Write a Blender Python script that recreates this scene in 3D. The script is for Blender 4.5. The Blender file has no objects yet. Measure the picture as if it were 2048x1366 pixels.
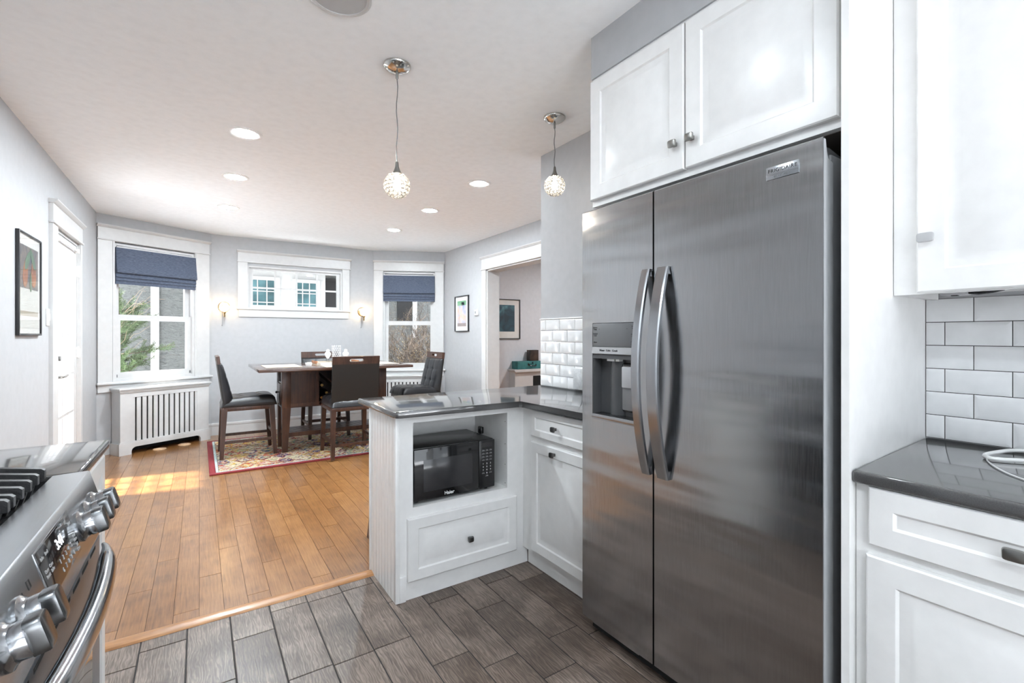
import bpy, bmesh, math, random
from mathutils import Vector, Matrix
random.seed(7)
PI = math.pi
scene = bpy.context.scene
COL = scene.collection

# ------------------------------------------------------------------ camera
W_PX, H_PX, F_PX, Y_HOR = 2048.0, 1366.0, 938.0, 672.0
cam_d = bpy.data.cameras.new('camera')
cam = bpy.data.objects.new('camera', cam_d); COL.objects.link(cam)
cam.location = (0, 0, 1.24)
cam.rotation_euler = (PI / 2, 0, -math.radians(33.7))
cam_d.sensor_width = 36.0
cam_d.lens = F_PX * 36.0 / W_PX
cam_d.shift_y = -(H_PX / 2 - Y_HOR) / W_PX
cam_d.clip_start = 0.02
scene.camera = cam

# ------------------------------------------------------------------ world, sun, exposure
SKY_STRENGTH = 3.2
SUN_STRENGTH = 30.0
CAN_STRENGTH = 730.0
world = bpy.data.worlds.new('sky'); scene.world = world; world.use_nodes = True
wn = world.node_tree
wn.nodes['Background'].inputs['Color'].default_value = (0.86, 0.93, 1.0, 1)
wn.nodes['Background'].inputs['Strength'].default_value = SKY_STRENGTH
sun_d = bpy.data.lights.new('sun', 'SUN'); sun = bpy.data.objects.new('sun', sun_d); COL.objects.link(sun)
sun_d.energy = SUN_STRENGTH; sun_d.angle = math.radians(4.5); sun_d.color = (1.0, 0.97, 0.92)
sun.rotation_euler = Vector((0.925, -0.2, -1.88)).to_track_quat('-Z', 'Y').to_euler()
sun.location = (-4, 6, 6)
vs = scene.view_settings
vs.view_transform = 'Standard'; vs.look = 'None'; vs.gamma = 1.0; vs.exposure = 0.52
vs.use_curve_mapping = False
cy = scene.cycles
cy.max_bounces = 10; cy.diffuse_bounces = 6; cy.glossy_bounces = 5; cy.transmission_bounces = 6; cy.transparent_max_bounces = 16
cy.caustics_reflective = False; cy.caustics_refractive = False
cy.sample_clamp_indirect = 6.0
cy.use_denoising = True

# ------------------------------------------------------------------ materials
def new_mat(name):
    m = bpy.data.materials.new(name); m.use_nodes = True
    nt = m.node_tree
    return m, nt, nt.nodes['Principled BSDF']

def node(nt, kind, props=None, **inp):
    n = nt.nodes.new(kind)
    for k, v in (props or {}).items(): setattr(n, k, v)
    for k, v in inp.items():
        key = k.replace('_', ' ')
        sock = n.inputs[int(k[1:])] if (k[0] == 'i' and k[1:].isdigit()) else n.inputs[key]
        if isinstance(v, bpy.types.NodeSocket): nt.links.new(v, sock)
        else: sock.default_value = v
    return n

def math_n(nt, op, a, b=0.0, c=0.0):
    return node(nt, 'ShaderNodeMath', {'operation': op}, i0=a, i1=b, i2=c).outputs[0]

def ramp(nt, fac, stops, interp='LINEAR'):
    n = nt.nodes.new('ShaderNodeValToRGB'); nt.links.new(fac, n.inputs[0])
    cr = n.color_ramp; cr.interpolation = interp
    while len(cr.elements) < len(stops): cr.elements.new(0.5)
    for e, (p, c) in zip(cr.elements, stops):
        e.position = p; e.color = (c[0], c[1], c[2], 1)
    return n.outputs['Color']

def P(name, col, rough=0.5, metal=0.0, coat=0.0, emit=None, estr=0.0, spec=0.5, noise=0.0, nscale=20.0, bump=0.0, bscale=60.0, coat_rough=0.1):
    m, nt, b = new_mat(name)
    b.inputs['Roughness'].default_value = rough; b.inputs['Metallic'].default_value = metal
    b.inputs['Coat Weight'].default_value = coat; b.inputs['Coat Roughness'].default_value = coat_rough
    b.inputs['Specular IOR Level'].default_value = spec
    tc = node(nt, 'ShaderNodeTexCoord').outputs['Object']
    nz = node(nt, 'ShaderNodeTexNoise', Vector=tc, Scale=nscale, Detail=4.0).outputs['Fac']
    k = noise if noise else 0.03
    c1 = tuple(min(1, v * (1 - k)) for v in col); c2 = tuple(min(1, v * (1 + k)) for v in col)
    nt.links.new(ramp(nt, nz, [(0.3, c1), (0.7, c2)]), b.inputs['Base Color'])
    if emit:
        b.inputs['Emission Color'].default_value = (*emit, 1); b.inputs['Emission Strength'].default_value = estr
    if bump:
        bz = node(nt, 'ShaderNodeTexNoise', Vector=tc, Scale=bscale, Detail=3.0).outputs['Fac']
        bp = node(nt, 'ShaderNodeBump', Strength=bump, Distance=0.01, Height=bz)
        nt.links.new(bp.outputs[0], b.inputs['Normal'])
    return m

M = {}
M['wall'] = P('wall_paint_cool_grey', (0.415, 0.419, 0.43), 0.6, bump=0.03, bscale=250)
M['ceiling'] = P('ceiling_paint', (0.92, 0.945, 0.965), 0.7)
M['trim'] = P('trim_paint_white', (0.56, 0.556, 0.552), 0.35)
M['cab'] = P('cabinet_paint_white', (0.765, 0.76, 0.75), 0.3)
M['other_wall'] = P('next_room_paint_grey', (0.58, 0.585, 0.61), 0.6)
M['chrome'] = P('polished_nickel', (0.62, 0.6, 0.57), 0.12, 1.0)
M['knob'] = P('brushed_nickel', (0.30, 0.295, 0.28), 0.32, 1.0)
M['dark_knob'] = P('dark_knob', (0.14, 0.14, 0.14), 0.3, 1.0)
M['black'] = P('black_plastic', (0.012, 0.012, 0.013), 0.25)
M['black_gloss'] = P('black_glass', (0.008, 0.008, 0.009), 0.06, coat=0.3)
M['cavity'] = P('dark_cavity', (0.006, 0.006, 0.006), 0.9)
M['iron'] = P('cast_iron', (0.018, 0.018, 0.019), 0.5, bump=0.15, bscale=200)
M['white_text'] = P('white_print', (0.8, 0.8, 0.8), 0.5)
M['grey_text'] = P('grey_print', (0.16, 0.16, 0.17), 0.5)
M['black_text'] = P('black_print', (0.02, 0.02, 0.02), 0.5)
M['clock'] = P('lit_clock_digits', (0.8, 0.8, 0.8), 0.5, emit=(0.9, 0.95, 1.0), estr=1.0)
M['plastic'] = P('white_plastic', (0.8, 0.8, 0.79), 0.35)
M['grey_plastic'] = P('grey_plastic', (0.15, 0.153, 0.158), 0.35)
M['lgrey_plastic'] = P('light_grey_plastic', (0.40, 0.40, 0.405), 0.3)
M['pewter'] = P('pewter_cone', (0.25, 0.245, 0.235), 0.35, 0.8)
M['brass'] = P('antique_brass', (0.42, 0.32, 0.19), 0.25, 1.0)
M['leather'] = P('black_leather', (0.012, 0.012, 0.014), 0.30, bump=0.06, bscale=300)
M['dark_fabric'] = P('dark_brown_backing', (0.009, 0.0075, 0.0065), 0.5)
M['frame_black'] = P('black_frame', (0.02, 0.02, 0.022), 0.3)
M['mat_board'] = P('mat_board', (0.72, 0.70, 0.66), 0.8)
M['white_board'] = P('white_board', (0.83, 0.83, 0.84), 0.8)
M['steel_trim'] = P('silver_frame_edge', (0.5, 0.5, 0.52), 0.25, 0.9)
M['outlet'] = P('metal_wall_plate', (0.56, 0.57, 0.58), 0.35, 0.3, noise=0.1, nscale=90)
M['grout'] = P('dark_grout', (0.03, 0.028, 0.027), 0.9)
M['light_grout'] = P('dark_grey_grout', (0.10, 0.10, 0.10), 0.9)
M['tile'] = P('white_glazed_tile', (0.80, 0.805, 0.81), 0.09, coat=0.3)
M['lens'] = P('lamp_lens', (0.9, 0.9, 0.9), 0.5, emit=(0.85, 0.94, 1.0), estr=CAN_STRENGTH)
M['lens_kitchen'] = P('kitchen_lamp_lens', (0.9, 0.9, 0.9), 0.5, emit=(0.85, 0.94, 1.0), estr=CAN_STRENGTH * 0.30)  # for the unseen lamps added over the kitchen
M['lens_back'] = P('back_lamp_lens', (0.9, 0.9, 0.9), 0.5, emit=(0.85, 0.94, 1.0), estr=CAN_STRENGTH)  # for the unseen lamp added behind the camera
M['lens_dim'] = P('lamp_lens_dim', (0.9, 0.9, 0.9), 0.5, emit=(0.95, 0.975, 1.0), estr=700.0)  # for the unseen lamp added in the next room
M['baffle'] = P('white_baffle', (0.85, 0.85, 0.85), 0.4)
M['bulb'] = P('warm_bulb', (0.9, 0.9, 0.9), 0.5, emit=(1.0, 0.72, 0.40), estr=170.0)
M['bulb_p'] = P('pendant_bulb', (0.9, 0.9, 0.9), 0.5, emit=(1.0, 0.90, 0.76), estr=65.0)
M['cable'] = P('white_cable', (0.78, 0.78, 0.77), 0.4)
M['bottle'] = P('dark_bottle_glass', (0.006, 0.009, 0.016), 0.05, coat=0.5)
M['foil'] = P('gold_foil_cap', (0.45, 0.27, 0.09), 0.35, 0.6)
M['place'] = P('natural_placemat', (0.50, 0.43, 0.35), 0.85, noise=0.2, nscale=160, bump=0.3, bscale=220)
M['napkin'] = P('white_linen', (0.8, 0.78, 0.77), 0.9)
M['tray'] = P('orange_brown_wood_tray', (0.36, 0.14, 0.05), 0.4, noise=0.3)
M['suitcase'] = P('teal_case', (0.035, 0.16, 0.16), 0.5, noise=0.3, nscale=14)
M['brown_box'] = P('brown_marbled_box', (0.05, 0.03, 0.022), 0.4, noise=0.6, nscale=9)
M['pale_wood'] = P('pale_wood_disc', (0.62, 0.42, 0.26), 0.5, noise=0.15, nscale=30)
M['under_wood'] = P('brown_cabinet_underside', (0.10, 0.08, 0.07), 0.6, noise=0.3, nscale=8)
M['speaker'] = P('speaker_grille', (0.5, 0.5, 0.5), 0.8)
M['paving'] = P('pale_concrete_paving', (0.71, 0.74, 0.79), 0.9, noise=0.1, nscale=6)  # pale so the unseen ground throws sunlight indoors
M['house_white'] = P('house_white_trim', (0.40, 0.40, 0.39), 0.6)
M['house_glass'] = P('house_window_glass', (0.05, 0.11, 0.12), 0.08, noise=0.5, nscale=3, coat=0.4)
M['needle'] = P('evergreen_needles', (0.05, 0.08, 0.028), 0.7, noise=0.5, nscale=4)
M['twig'] = P('brown_twigs', (0.05, 0.034, 0.023), 0.8, noise=0.5, nscale=7)
M['pale_twig'] = P('pale_branch', (0.22, 0.16, 0.11), 0.8)
M['bush_leaf'] = P('yellow_buds', (0.30, 0.23, 0.10), 0.7, noise=0.5, nscale=9)

def mat_steel(name, base, rough, wav, axis_scale, an=0.55):
    m, nt, b = new_mat(name)
    b.inputs['Metallic'].default_value = 1.0
    tc = node(nt, 'ShaderNodeTexCoord').outputs['Object']
    mp = node(nt, 'ShaderNodeMapping', Vector=tc, Scale=axis_scale).outputs[0]
    fine = node(nt, 'ShaderNodeTexNoise', Vector=mp, Scale=1.0, Detail=3.0).outputs['Fac']
    nt.links.new(ramp(nt, fine, [(0.25, tuple(v * 0.95 for v in base)), (0.75, tuple(v * 1.05 for v in base))]), b.inputs['Base Color'])
    nt.links.new(math_n(nt, 'MULTIPLY_ADD', fine, 0.1 if wav else 0.02, rough - (0.05 if wav else 0.01)), b.inputs['Roughness'])
    if wav:
        mp2 = node(nt, 'ShaderNodeMapping', Vector=tc, Scale=(1.0, 1.4, 8.5)).outputs[0]
        w = node(nt, 'ShaderNodeTexNoise', Vector=mp2, Scale=1.0, Detail=1.5, Roughness=0.4).outputs['Fac']
        bp = node(nt, 'ShaderNodeBump', Strength=1.0, Distance=wav, Height=w)
        nt.links.new(bp.outputs[0], b.inputs['Normal'])
    return m
M['steel'] = mat_steel('brushed_stainless', (0.43, 0.433, 0.44), 0.18, 0.010, (60, 260, 14))
M['steel_plain'] = mat_steel('satin_stainless', (0.40, 0.415, 0.435), 0.26, 0.0, (260, 12, 260))
M['steel_bright'] = mat_steel('bright_stainless', (0.38, 0.39, 0.405), 0.16, 0.0, (60, 60, 8))
M['dark_steel'] = mat_steel('dark_knob_steel', (0.15, 0.155, 0.16), 0.25, 0.0, (60, 60, 8))
M['steel_side'] = P('grey_steel_side', (0.36, 0.365, 0.38), 0.45, 0.4, bump=0.1, bscale=400)

def mat_island_wood(name, dark, mid, light, rough, coat, grain_along='y', fine=110.0, vary=0.5, wavy=0.0):
    m, nt, b = new_mat(name)
    tc = node(nt, 'ShaderNodeTexCoord').outputs['Object']
    isl = node(nt, 'ShaderNodeNewGeometry').outputs['Random Per Island']
    off = node(nt, 'ShaderNodeCombineXYZ', X=math_n(nt, 'MULTIPLY', isl, 37.0), Y=math_n(nt, 'MULTIPLY', isl, 91.0), Z=0.0).outputs[0]
    v = node(nt, 'ShaderNodeVectorMath', {'operation': 'ADD'}, i0=tc, i1=off).outputs[0]
    sc = {'y': (fine, fine * 0.045, fine * 0.3), 'x': (fine * 0.045, fine, fine), 'z': (fine, fine, fine * 0.05)}[grain_along]
    mp = node(nt, 'ShaderNodeMapping', Vector=v, Scale=sc).outputs[0]
    g = node(nt, 'ShaderNodeTexNoise', Vector=mp, Scale=1.0, Detail=6.0, Roughness=0.6, Distortion=wavy).outputs['Fac']
    big = node(nt, 'ShaderNodeTexNoise', Vector=v, Scale=7.0, Detail=2.0).outputs['Fac']
    if wavy:
        mw = node(nt, 'ShaderNodeMapping', Vector=v, Scale=(1.0, 0.22, 1.0)).outputs[0]
        wv = node(nt, 'ShaderNodeTexWave', {'wave_type': 'BANDS', 'bands_direction': 'X'}, Vector=mw, Scale=30.0, Distortion=14.0, Detail=2.0, Detail_Scale=1.3).outputs['Fac']
        g = math_n(nt, 'ADD', math_n(nt, 'MULTIPLY', g, 0.83), math_n(nt, 'MULTIPLY', wv, 0.17))
    f = math_n(nt, 'ADD', math_n(nt, 'MULTIPLY', g, 0.62), math_n(nt, 'MULTIPLY', big, 0.38))
    f = math_n(nt, 'ADD', f, math_n(nt, 'MULTIPLY', math_n(nt, 'SUBTRACT', isl, 0.5), vary * 0.25))
    nt.links.new(ramp(nt, f, [(0.34, dark), (0.5, mid), (0.66, light)]), b.inputs['Base Color'])
    b.inputs['Roughness'].default_value = rough
    b.inputs['Coat Weight'].default_value = coat; b.inputs['Coat Roughness'].default_value = 0.18
    bp = node(nt, 'ShaderNodeBump', Strength=0.12, Distance=0.004, Height=g)
    nt.links.new(bp.outputs[0], b.inputs['Normal'])
    return m
M['boards'] = mat_island_wood('bamboo_floor_boards', (0.135, 0.054, 0.014), (0.23, 0.10, 0.03), (0.31, 0.15, 0.052), 0.30, 0.7, 'y', 130, 0.5)
M['plank_tile'] = mat_island_wood('wood_look_tile', (0.05, 0.034, 0.026), (0.11, 0.08, 0.062), (0.23, 0.18, 0.148), 0.36, 0.05, 'y', 120, 0.6, 1.2)
M['espresso'] = mat_island_wood('espresso_wood', (0.022, 0.009, 0.006), (0.048, 0.019, 0.011), (0.085, 0.036, 0.02), 0.34, 0.12, 'z', 60, 0.3)
M['espresso_top'] = mat_island_wood('espresso_table_top', (0.03, 0.013, 0.009), (0.055, 0.024, 0.015), (0.09, 0.042, 0.026), 0.16, 0.6, 'x', 60, 0.3)
M['strip'] = mat_island_wood('oak_transition', (0.22, 0.095, 0.03), (0.36, 0.17, 0.065), (0.48, 0.25, 0.1), 0.35, 0.2, 'x', 90, 0.2)

def mat_counter():
    m, nt, b = new_mat('grey_quartz')
    tc = node(nt, 'ShaderNodeTexCoord').outputs['Object']
    n1 = node(nt, 'ShaderNodeTexNoise', Vector=tc, Scale=420.0, Detail=2.0).outputs['Fac']
    n2 = node(nt, 'ShaderNodeTexNoise', Vector=tc, Scale=6.0, Detail=3.0).outputs['Fac']
    f = math_n(nt, 'ADD', math_n(nt, 'MULTIPLY', n1, 0.6), math_n(nt, 'MULTIPLY', n2, 0.4))
    nt.links.new(ramp(nt, f, [(0.35, (0.055, 0.054, 0.055)), (0.65, (0.085, 0.084, 0.084))]), b.inputs['Base Color'])
    b.inputs['Roughness'].default_value = 0.1
    b.inputs['Specular IOR Level'].default_value = 0.75
    b.inputs['Coat Weight'].default_value = 0.4; b.inputs['Coat Roughness'].default_value = 0.05; b.inputs['Coat IOR'].default_value = 1.65
    return m
M['quartz'] = mat_counter()

def mat_glass(name, gloss=0.07, tint=(1, 1, 1)):
    m, nt, b = new_mat(name)
    nt.nodes.remove(b)
    out = nt.nodes['Material Output']
    tr = node(nt, 'ShaderNodeBsdfTransparent', Color=(*tint, 1))
    gl = node(nt, 'ShaderNodeBsdfGlossy', Roughness=0.02)
    fr = math_n(nt, 'POWER', node(nt, 'ShaderNodeLayerWeight', Blend=0.5).outputs['Facing'], 5.0)
    mx = node(nt, 'ShaderNodeMixShader', i0=math_n(nt, 'ADD', math_n(nt, 'MULTIPLY', fr, 0.75), gloss * 0.3), i1=tr.outputs[0], i2=gl.outputs[0])
    nt.links.new(mx.outputs[0], out.inputs['Surface'])
    return m
M['glass'] = mat_glass('window_glass')
M['clear'] = mat_glass('clear_crystal', 0.5, (0.93, 0.94, 0.95))

def mat_bead(name, col):
    m, nt, b = new_mat(name)
    nt.nodes.remove(b)
    out = nt.nodes['Material Output']
    lw = node(nt, 'ShaderNodeLayerWeight', Blend=0.35).outputs['Facing']
    tl = node(nt, 'ShaderNodeBsdfTranslucent', Color=(*col, 1))
    df = node(nt, 'ShaderNodeBsdfDiffuse', Color=(*col, 1))
    tr = node(nt, 'ShaderNodeBsdfTransparent', Color=(*col, 1))
    gl = node(nt, 'ShaderNodeBsdfGlossy', Roughness=0.05)
    a = node(nt, 'ShaderNodeMixShader', i0=0.45, i1=tl.outputs[0], i2=df.outputs[0])
    c = node(nt, 'ShaderNodeMixShader', i0=0.86, i1=a.outputs[0], i2=tr.outputs[0])
    d = node(nt, 'ShaderNodeMixShader', i0=math_n(nt, 'MULTIPLY', lw, 0.5), i1=c.outputs[0], i2=gl.outputs[0])
    nt.links.new(d.outputs[0], out.inputs['Surface'])
    return m
M['bead'] = mat_bead('crystal_beads', (0.95, 0.93, 0.9))

def mat_fabric_blue():
    m, nt, b = new_mat('blue_woven_shade')
    tc = node(nt, 'ShaderNodeTexCoord').outputs['Object']
    mp = node(nt, 'ShaderNodeMapping', Vector=tc, Scale=(40, 40, 420)).outputs[0]
    n1 = node(nt, 'ShaderNodeTexNoise', Vector=mp, Scale=1.0, Detail=3.0).outputs['Fac']
    nt.links.new(ramp(nt, n1, [(0.3, (0.045, 0.057, 0.088)), (0.55, (0.077, 0.096, 0.142)), (0.75, (0.14, 0.162, 0.21))]), b.inputs['Base Color'])
    b.inputs['Roughness'].default_value = 0.85
    return m
M['shade'] = mat_fabric_blue()

def mat_rug():
    m, nt, b = new_mat('kilim_rug_pattern')
    tc = node(nt, 'ShaderNodeTexCoord').outputs['Object']
    wob = node(nt, 'ShaderNodeTexNoise', Vector=tc, Scale=14.0, Detail=3.0).outputs['Color']
    wv = node(nt, 'ShaderNodeVectorMath', {'operation': 'MULTIPLY_ADD'}, i0=wob, i1=(0.10, 0.07, 0), i2=tc).outputs[0]
    sp = node(nt, 'ShaderNodeSeparateXYZ', Vector=wv)
    x = math_n(nt, 'MULTIPLY', sp.outputs[0], 1 / 0.17); y = math_n(nt, 'MULTIPLY', sp.outputs[1], 1 / 0.23)
    u = math_n(nt, 'ADD', x, y); v = math_n(nt, 'SUBTRACT', x, y)
    fu, fv = math_n(nt, 'FLOOR', u), math_n(nt, 'FLOOR', v)
    du = math_n(nt, 'ABSOLUTE', math_n(nt, 'SUBTRACT', math_n(nt, 'FRACT', u), 0.5))
    dv = math_n(nt, 'ABSOLUTE', math_n(nt, 'SUBTRACT', math_n(nt, 'FRACT', v), 0.5))
    d = math_n(nt, 'MAXIMUM', du, dv)
    band = math_n(nt, 'FLOOR', math_n(nt, 'MULTIPLY', d, 6.5))
    cell = node(nt, 'ShaderNodeCombineXYZ', X=fu, Y=fv, Z=band).outputs[0]
    rnd = node(nt, 'ShaderNodeTexWhiteNoise', {'noise_dimensions': '3D'}, Vector=cell).outputs['Value']
    cream, gold, red, maroon = (0.47, 0.40, 0.29), (0.42, 0.27, 0.055), (0.30, 0.05, 0.035), (0.09, 0.015, 0.03)
    navy, teal, sage, pink, rust = (0.025, 0.035, 0.11), (0.04, 0.14, 0.16), (0.25, 0.26, 0.15), (0.38, 0.19, 0.19), (0.34, 0.12, 0.05)
    pal = [(0.0, cream), (0.22, gold), (0.34, red), (0.44, maroon), (0.54, cream), (0.64, navy), (0.72, sage), (0.79, pink), (0.86, rust), (0.93, teal)]
    c1 = ramp(nt, rnd, pal, 'CONSTANT')
    ms = node(nt, 'ShaderNodeMapping', Vector=tc, Scale=(36, 80, 1)).outputs[0]
    vo = node(nt, 'ShaderNodeTexVoronoi', Vector=ms, Scale=1.0).outputs['Color']
    vr = node(nt, 'ShaderNodeSeparateXYZ', Vector=vo).outputs[0]
    c2 = ramp(nt, vr, pal, 'CONSTANT')
    mixf = math_n(nt, 'GREATER_THAN', node(nt, 'ShaderNodeTexNoise', Vector=tc, Scale=60.0, Detail=2.0).outputs['Fac'], 0.49)
    mx = node(nt, 'ShaderNodeMix', {'data_type': 'RGBA'}, i0=math_n(nt, 'MULTIPLY', mixf, 0.75))
    nt.links.new(c1, mx.inputs[6]); nt.links.new(c2, mx.inputs[7])
    nt.links.new(mx.outputs[2], b.inputs['Base Color'])
    b.inputs['Roughness'].default_value = 0.95
    b.inputs['Specular IOR Level'].default_value = 0.1
    return m
M['rug'] = mat_rug()
M['rug_red'] = P('rug_red_border', (0.20, 0.022, 0.026), 0.95, noise=0.3, nscale=90)
M['rug_stripe'] = P('rug_blue_stripe', (0.38, 0.45, 0.44), 0.95, noise=0.6, nscale=120)

def mat_stucco():
    m, nt, b = new_mat('grey_stucco')
    tc = node(nt, 'ShaderNodeTexCoord').outputs['Object']
    mp = node(nt, 'ShaderNodeMapping', Vector=tc, Scale=(9.0, 9.0, 20.0)).outputs[0]
    n1 = node(nt, 'ShaderNodeTexNoise', Vector=mp, Scale=1.6, Detail=4.0, Distortion=0.8).outputs['Fac']
    nt.links.new(ramp(nt, n1, [(0.33, (0.06, 0.064, 0.06)), (0.38, (0.09, 0.094, 0.09)), (0.7, (0.115, 0.12, 0.115))]), b.inputs['Base Color'])
    b.inputs['Roughness'].default_value = 0.9
    bp = node(nt, 'ShaderNodeBump', Strength=0.8, Distance=0.05, Height=n1)
    nt.links.new(bp.outputs[0], b.inputs['Normal'])
    return m
M['stucco'] = mat_stucco()

def mat_art(name, stops, scale, dist, axis=(1, 1, 1), coat=0.6):
    m, nt, b = new_mat(name)
    tc = node(nt, 'ShaderNodeTexCoord').outputs['Object']
    mp = node(nt, 'ShaderNodeMapping', Vector=tc, Scale=axis).outputs[0]
    n1 = node(nt, 'ShaderNodeTexNoise', Vector=mp, Scale=scale, Detail=2.0, Distortion=dist).outputs['Fac']
    nt.links.new(ramp(nt, n1, stops), b.inputs['Base Color'])
    b.inputs['Roughness'].default_value = 0.4; b.inputs['Coat Weight'].default_value = coat; b.inputs['Coat Roughness'].default_value = 0.03
    return m
M['art_leaf'] = mat_art('muted_print_ground', [(0.3, (0.10, 0.10, 0.11)), (0.5, (0.22, 0.19, 0.17)), (0.7, (0.32, 0.26, 0.2))], 9, 1.0)
M['art_pastel'] = mat_art('pastel_print', [(0.3, (0.30, 0.38, 0.62)), (0.45, (0.62, 0.55, 0.58)), (0.6, (0.72, 0.50, 0.38)), (0.75, (0.45, 0.62, 0.55))], 7, 0.8)
M['art_teal'] = mat_art('teal_night_print', [(0.3, (0.006, 0.025, 0.04)), (0.5, (0.015, 0.07, 0.10)), (0.65, (0.05, 0.16, 0.19)), (0.8, (0.16, 0.30, 0.33))], 6, 1.2)
M['leaf_green'] = P('print_green', (0.16, 0.24, 0.14), 0.5, coat=0.5)
M['bulb_orange'] = P('print_orange', (0.42, 0.18, 0.08), 0.5, coat=0.5, noise=0.3, nscale=14)
M['print_pale'] = P('print_pale', (0.74, 0.73, 0.68), 0.5, coat=0.5)
M['print_tan'] = P('print_tan', (0.42, 0.36, 0.27), 0.5, coat=0.5)
M['print_green2'] = P('print_band_green', (0.20, 0.42, 0.24), 0.5, coat=0.5)
M['print_blue2'] = P('print_band_blue', (0.12, 0.2, 0.45), 0.5, coat=0.5)
M['print_brown2'] = P('print_band_brown', (0.30, 0.24, 0.23), 0.5, coat=0.5)

# ------------------------------------------------------------------ mesh helpers
WM = {}          # world matrix of every empty / part I make

class MB:
    def __init__(s, M=None): s.bm = bmesh.new(); s.M = M or Matrix()
    def v(s, p): return s.bm.verts.new(s.M @ Vector(p))
    def box(s, x0, x1, y0, y1, z0, z1, bev=0.0, seg=2):
        x0, x1 = min(x0, x1), max(x0, x1); y0, y1 = min(y0, y1), max(y0, y1); z0, z1 = min(z0, z1), max(z0, z1)
        vs_ = [s.v(p) for p in ((x0, y0, z0), (x1, y0, z0), (x1, y1, z0), (x0, y1, z0), (x0, y0, z1), (x1, y0, z1), (x1, y1, z1), (x0, y1, z1))]
        fs = [s.bm.faces.new([vs_[i] for i in q]) for q in ((3, 2, 1, 0), (4, 5, 6, 7), (0, 1, 5, 4), (1, 2, 6, 5), (2, 3, 7, 6), (3, 0, 4, 7))]
        if bev:
            es = list({e for f in fs for e in f.edges})
            bmesh.ops.bevel(s.bm, geom=es, offset=bev, segments=seg, profile=0.5, affect='EDGES', clamp_overlap=True)
        return s
    def prism(s, pts, axis, a0, a1, bev=0.0, seg=2, bev_caps=False):
        def mk(p, a): return {'x': (a, p[0], p[1]), 'y': (p[0], a, p[1]), 'z': (p[0], p[1], a)}[axis]
        A = [s.v(mk(p, a0)) for p in pts]; B = [s.v(mk(p, a1)) for p in pts]
        n = len(pts); fs = [s.bm.faces.new(A[::-1]), s.bm.faces.new(B)]
        for i in range(n): fs.append(s.bm.faces.new((A[i], A[(i + 1) % n], B[(i + 1) % n], B[i])))
        if bev:
            if bev_caps: es = list({e for f in fs[:2] for e in f.edges})
            else: es = list({e for f in fs for e in f.edges})
            bmesh.ops.bevel(s.bm, geom=es, offset=bev, segments=seg, profile=0.5, affect='EDGES', clamp_overlap=True)
        return s
    def lathe(s, prof, c=(0, 0, 0), axis='z', seg=32, cap0=True, cap1=True):
        c = Vector(c); rings = []
        for r, h in prof:
            ring = []
            for i in range(seg):
                a = 2 * PI * i / seg; q = (r * math.cos(a), r * math.sin(a))
                ring.append(s.v(c + Vector({'z': (q[0], q[1], h), 'x': (h, q[0], q[1]), 'y': (q[0], h, q[1])}[axis])))
            rings.append(ring)
        for a, b in zip(rings, rings[1:]):
            for i in range(seg): s.bm.faces.new((a[i], a[(i + 1) % seg], b[(i + 1) % seg], b[i]))
        if cap0: s.bm.faces.new(rings[0][::-1])
        if cap1: s.bm.faces.new(rings[-1])
        return s
    def tube(s, pts, r, seg=8, caps=True, flat=None):
        pts = [Vector(p) for p in pts]; rs = r if isinstance(r, (list, tuple)) else [r] * len(pts)
        rings = []; up = Vector((0, 0, 1))
        for i, p in enumerate(pts):
            t = (pts[min(i + 1, len(pts) - 1)] - pts[max(i - 1, 0)])
            if t.length < 1e-9: t = Vector((0, 0, 1))
            t.normalize()
            ref = up if abs(t.dot(up)) < 0.95 else Vector((1, 0, 0))
            a = t.cross(ref).normalized(); b = t.cross(a).normalized()
            fa, fb = flat or (1, 1)
            rings.append([s.v(p + a * (math.cos(2 * PI * k / seg) * rs[i] * fa) + b * (math.sin(2 * PI * k / seg) * rs[i] * fb)) for k in range(seg)])
        for a, b in zip(rings, rings[1:]):
            for i in range(seg): s.bm.faces.new((a[i], a[(i + 1) % seg], b[(i + 1) % seg], b[i]))
        if caps: s.bm.faces.new(rings[0][::-1]); s.bm.faces.new(rings[-1])
        return s
    def leg(s, p0, p1, a0, b0, a1, b1):
        """square leg from p0 (half sizes a0,b0) to p1 (half sizes a1,b1), ends level"""
        A = [s.v((p0[0] + i * a0, p0[1] + j * b0, p0[2])) for i, j in ((-1, -1), (1, -1), (1, 1), (-1, 1))]
        B = [s.v((p1[0] + i * a1, p1[1] + j * b1, p1[2])) for i, j in ((-1, -1), (1, -1), (1, 1), (-1, 1))]
        s.bm.faces.new(A[::-1]); s.bm.faces.new(B)
        for i in range(4): s.bm.faces.new((A[i], A[(i + 1) % 4], B[(i + 1) % 4], B[i]))
        return s
    def sphere(s, c, r, u=16, v=10, sc=(1, 1, 1)):
        mt = s.M @ Matrix.Translation(c) @ Matrix.Diagonal((*sc, 1))
        bmesh.ops.create_uvsphere(s.bm, u_segments=u, v_segments=v, radius=r, matrix=mt); return s
    def ico(s, c, r, sub=1, sc=(1, 1, 1)):
        mt = s.M @ Matrix.Translation(c) @ Matrix.Diagonal((*sc, 1))
        bmesh.ops.create_icosphere(s.bm, subdivisions=sub, radius=r, matrix=mt); return s
    def loops(s, rings, close=True, cap0=True, cap1=True):
        R = [[s.v(p) for p in ring] for ring in rings]
        n = len(R[0])
        for a, b in zip(R, R[1:]):
            for i in range(n): s.bm.faces.new((a[i], a[(i + 1) % n], b[(i + 1) % n], b[i]))
        if cap0: s.bm.faces.new(R[0][::-1])
        if cap1: s.bm.faces.new(R[-1])
        return s
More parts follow.
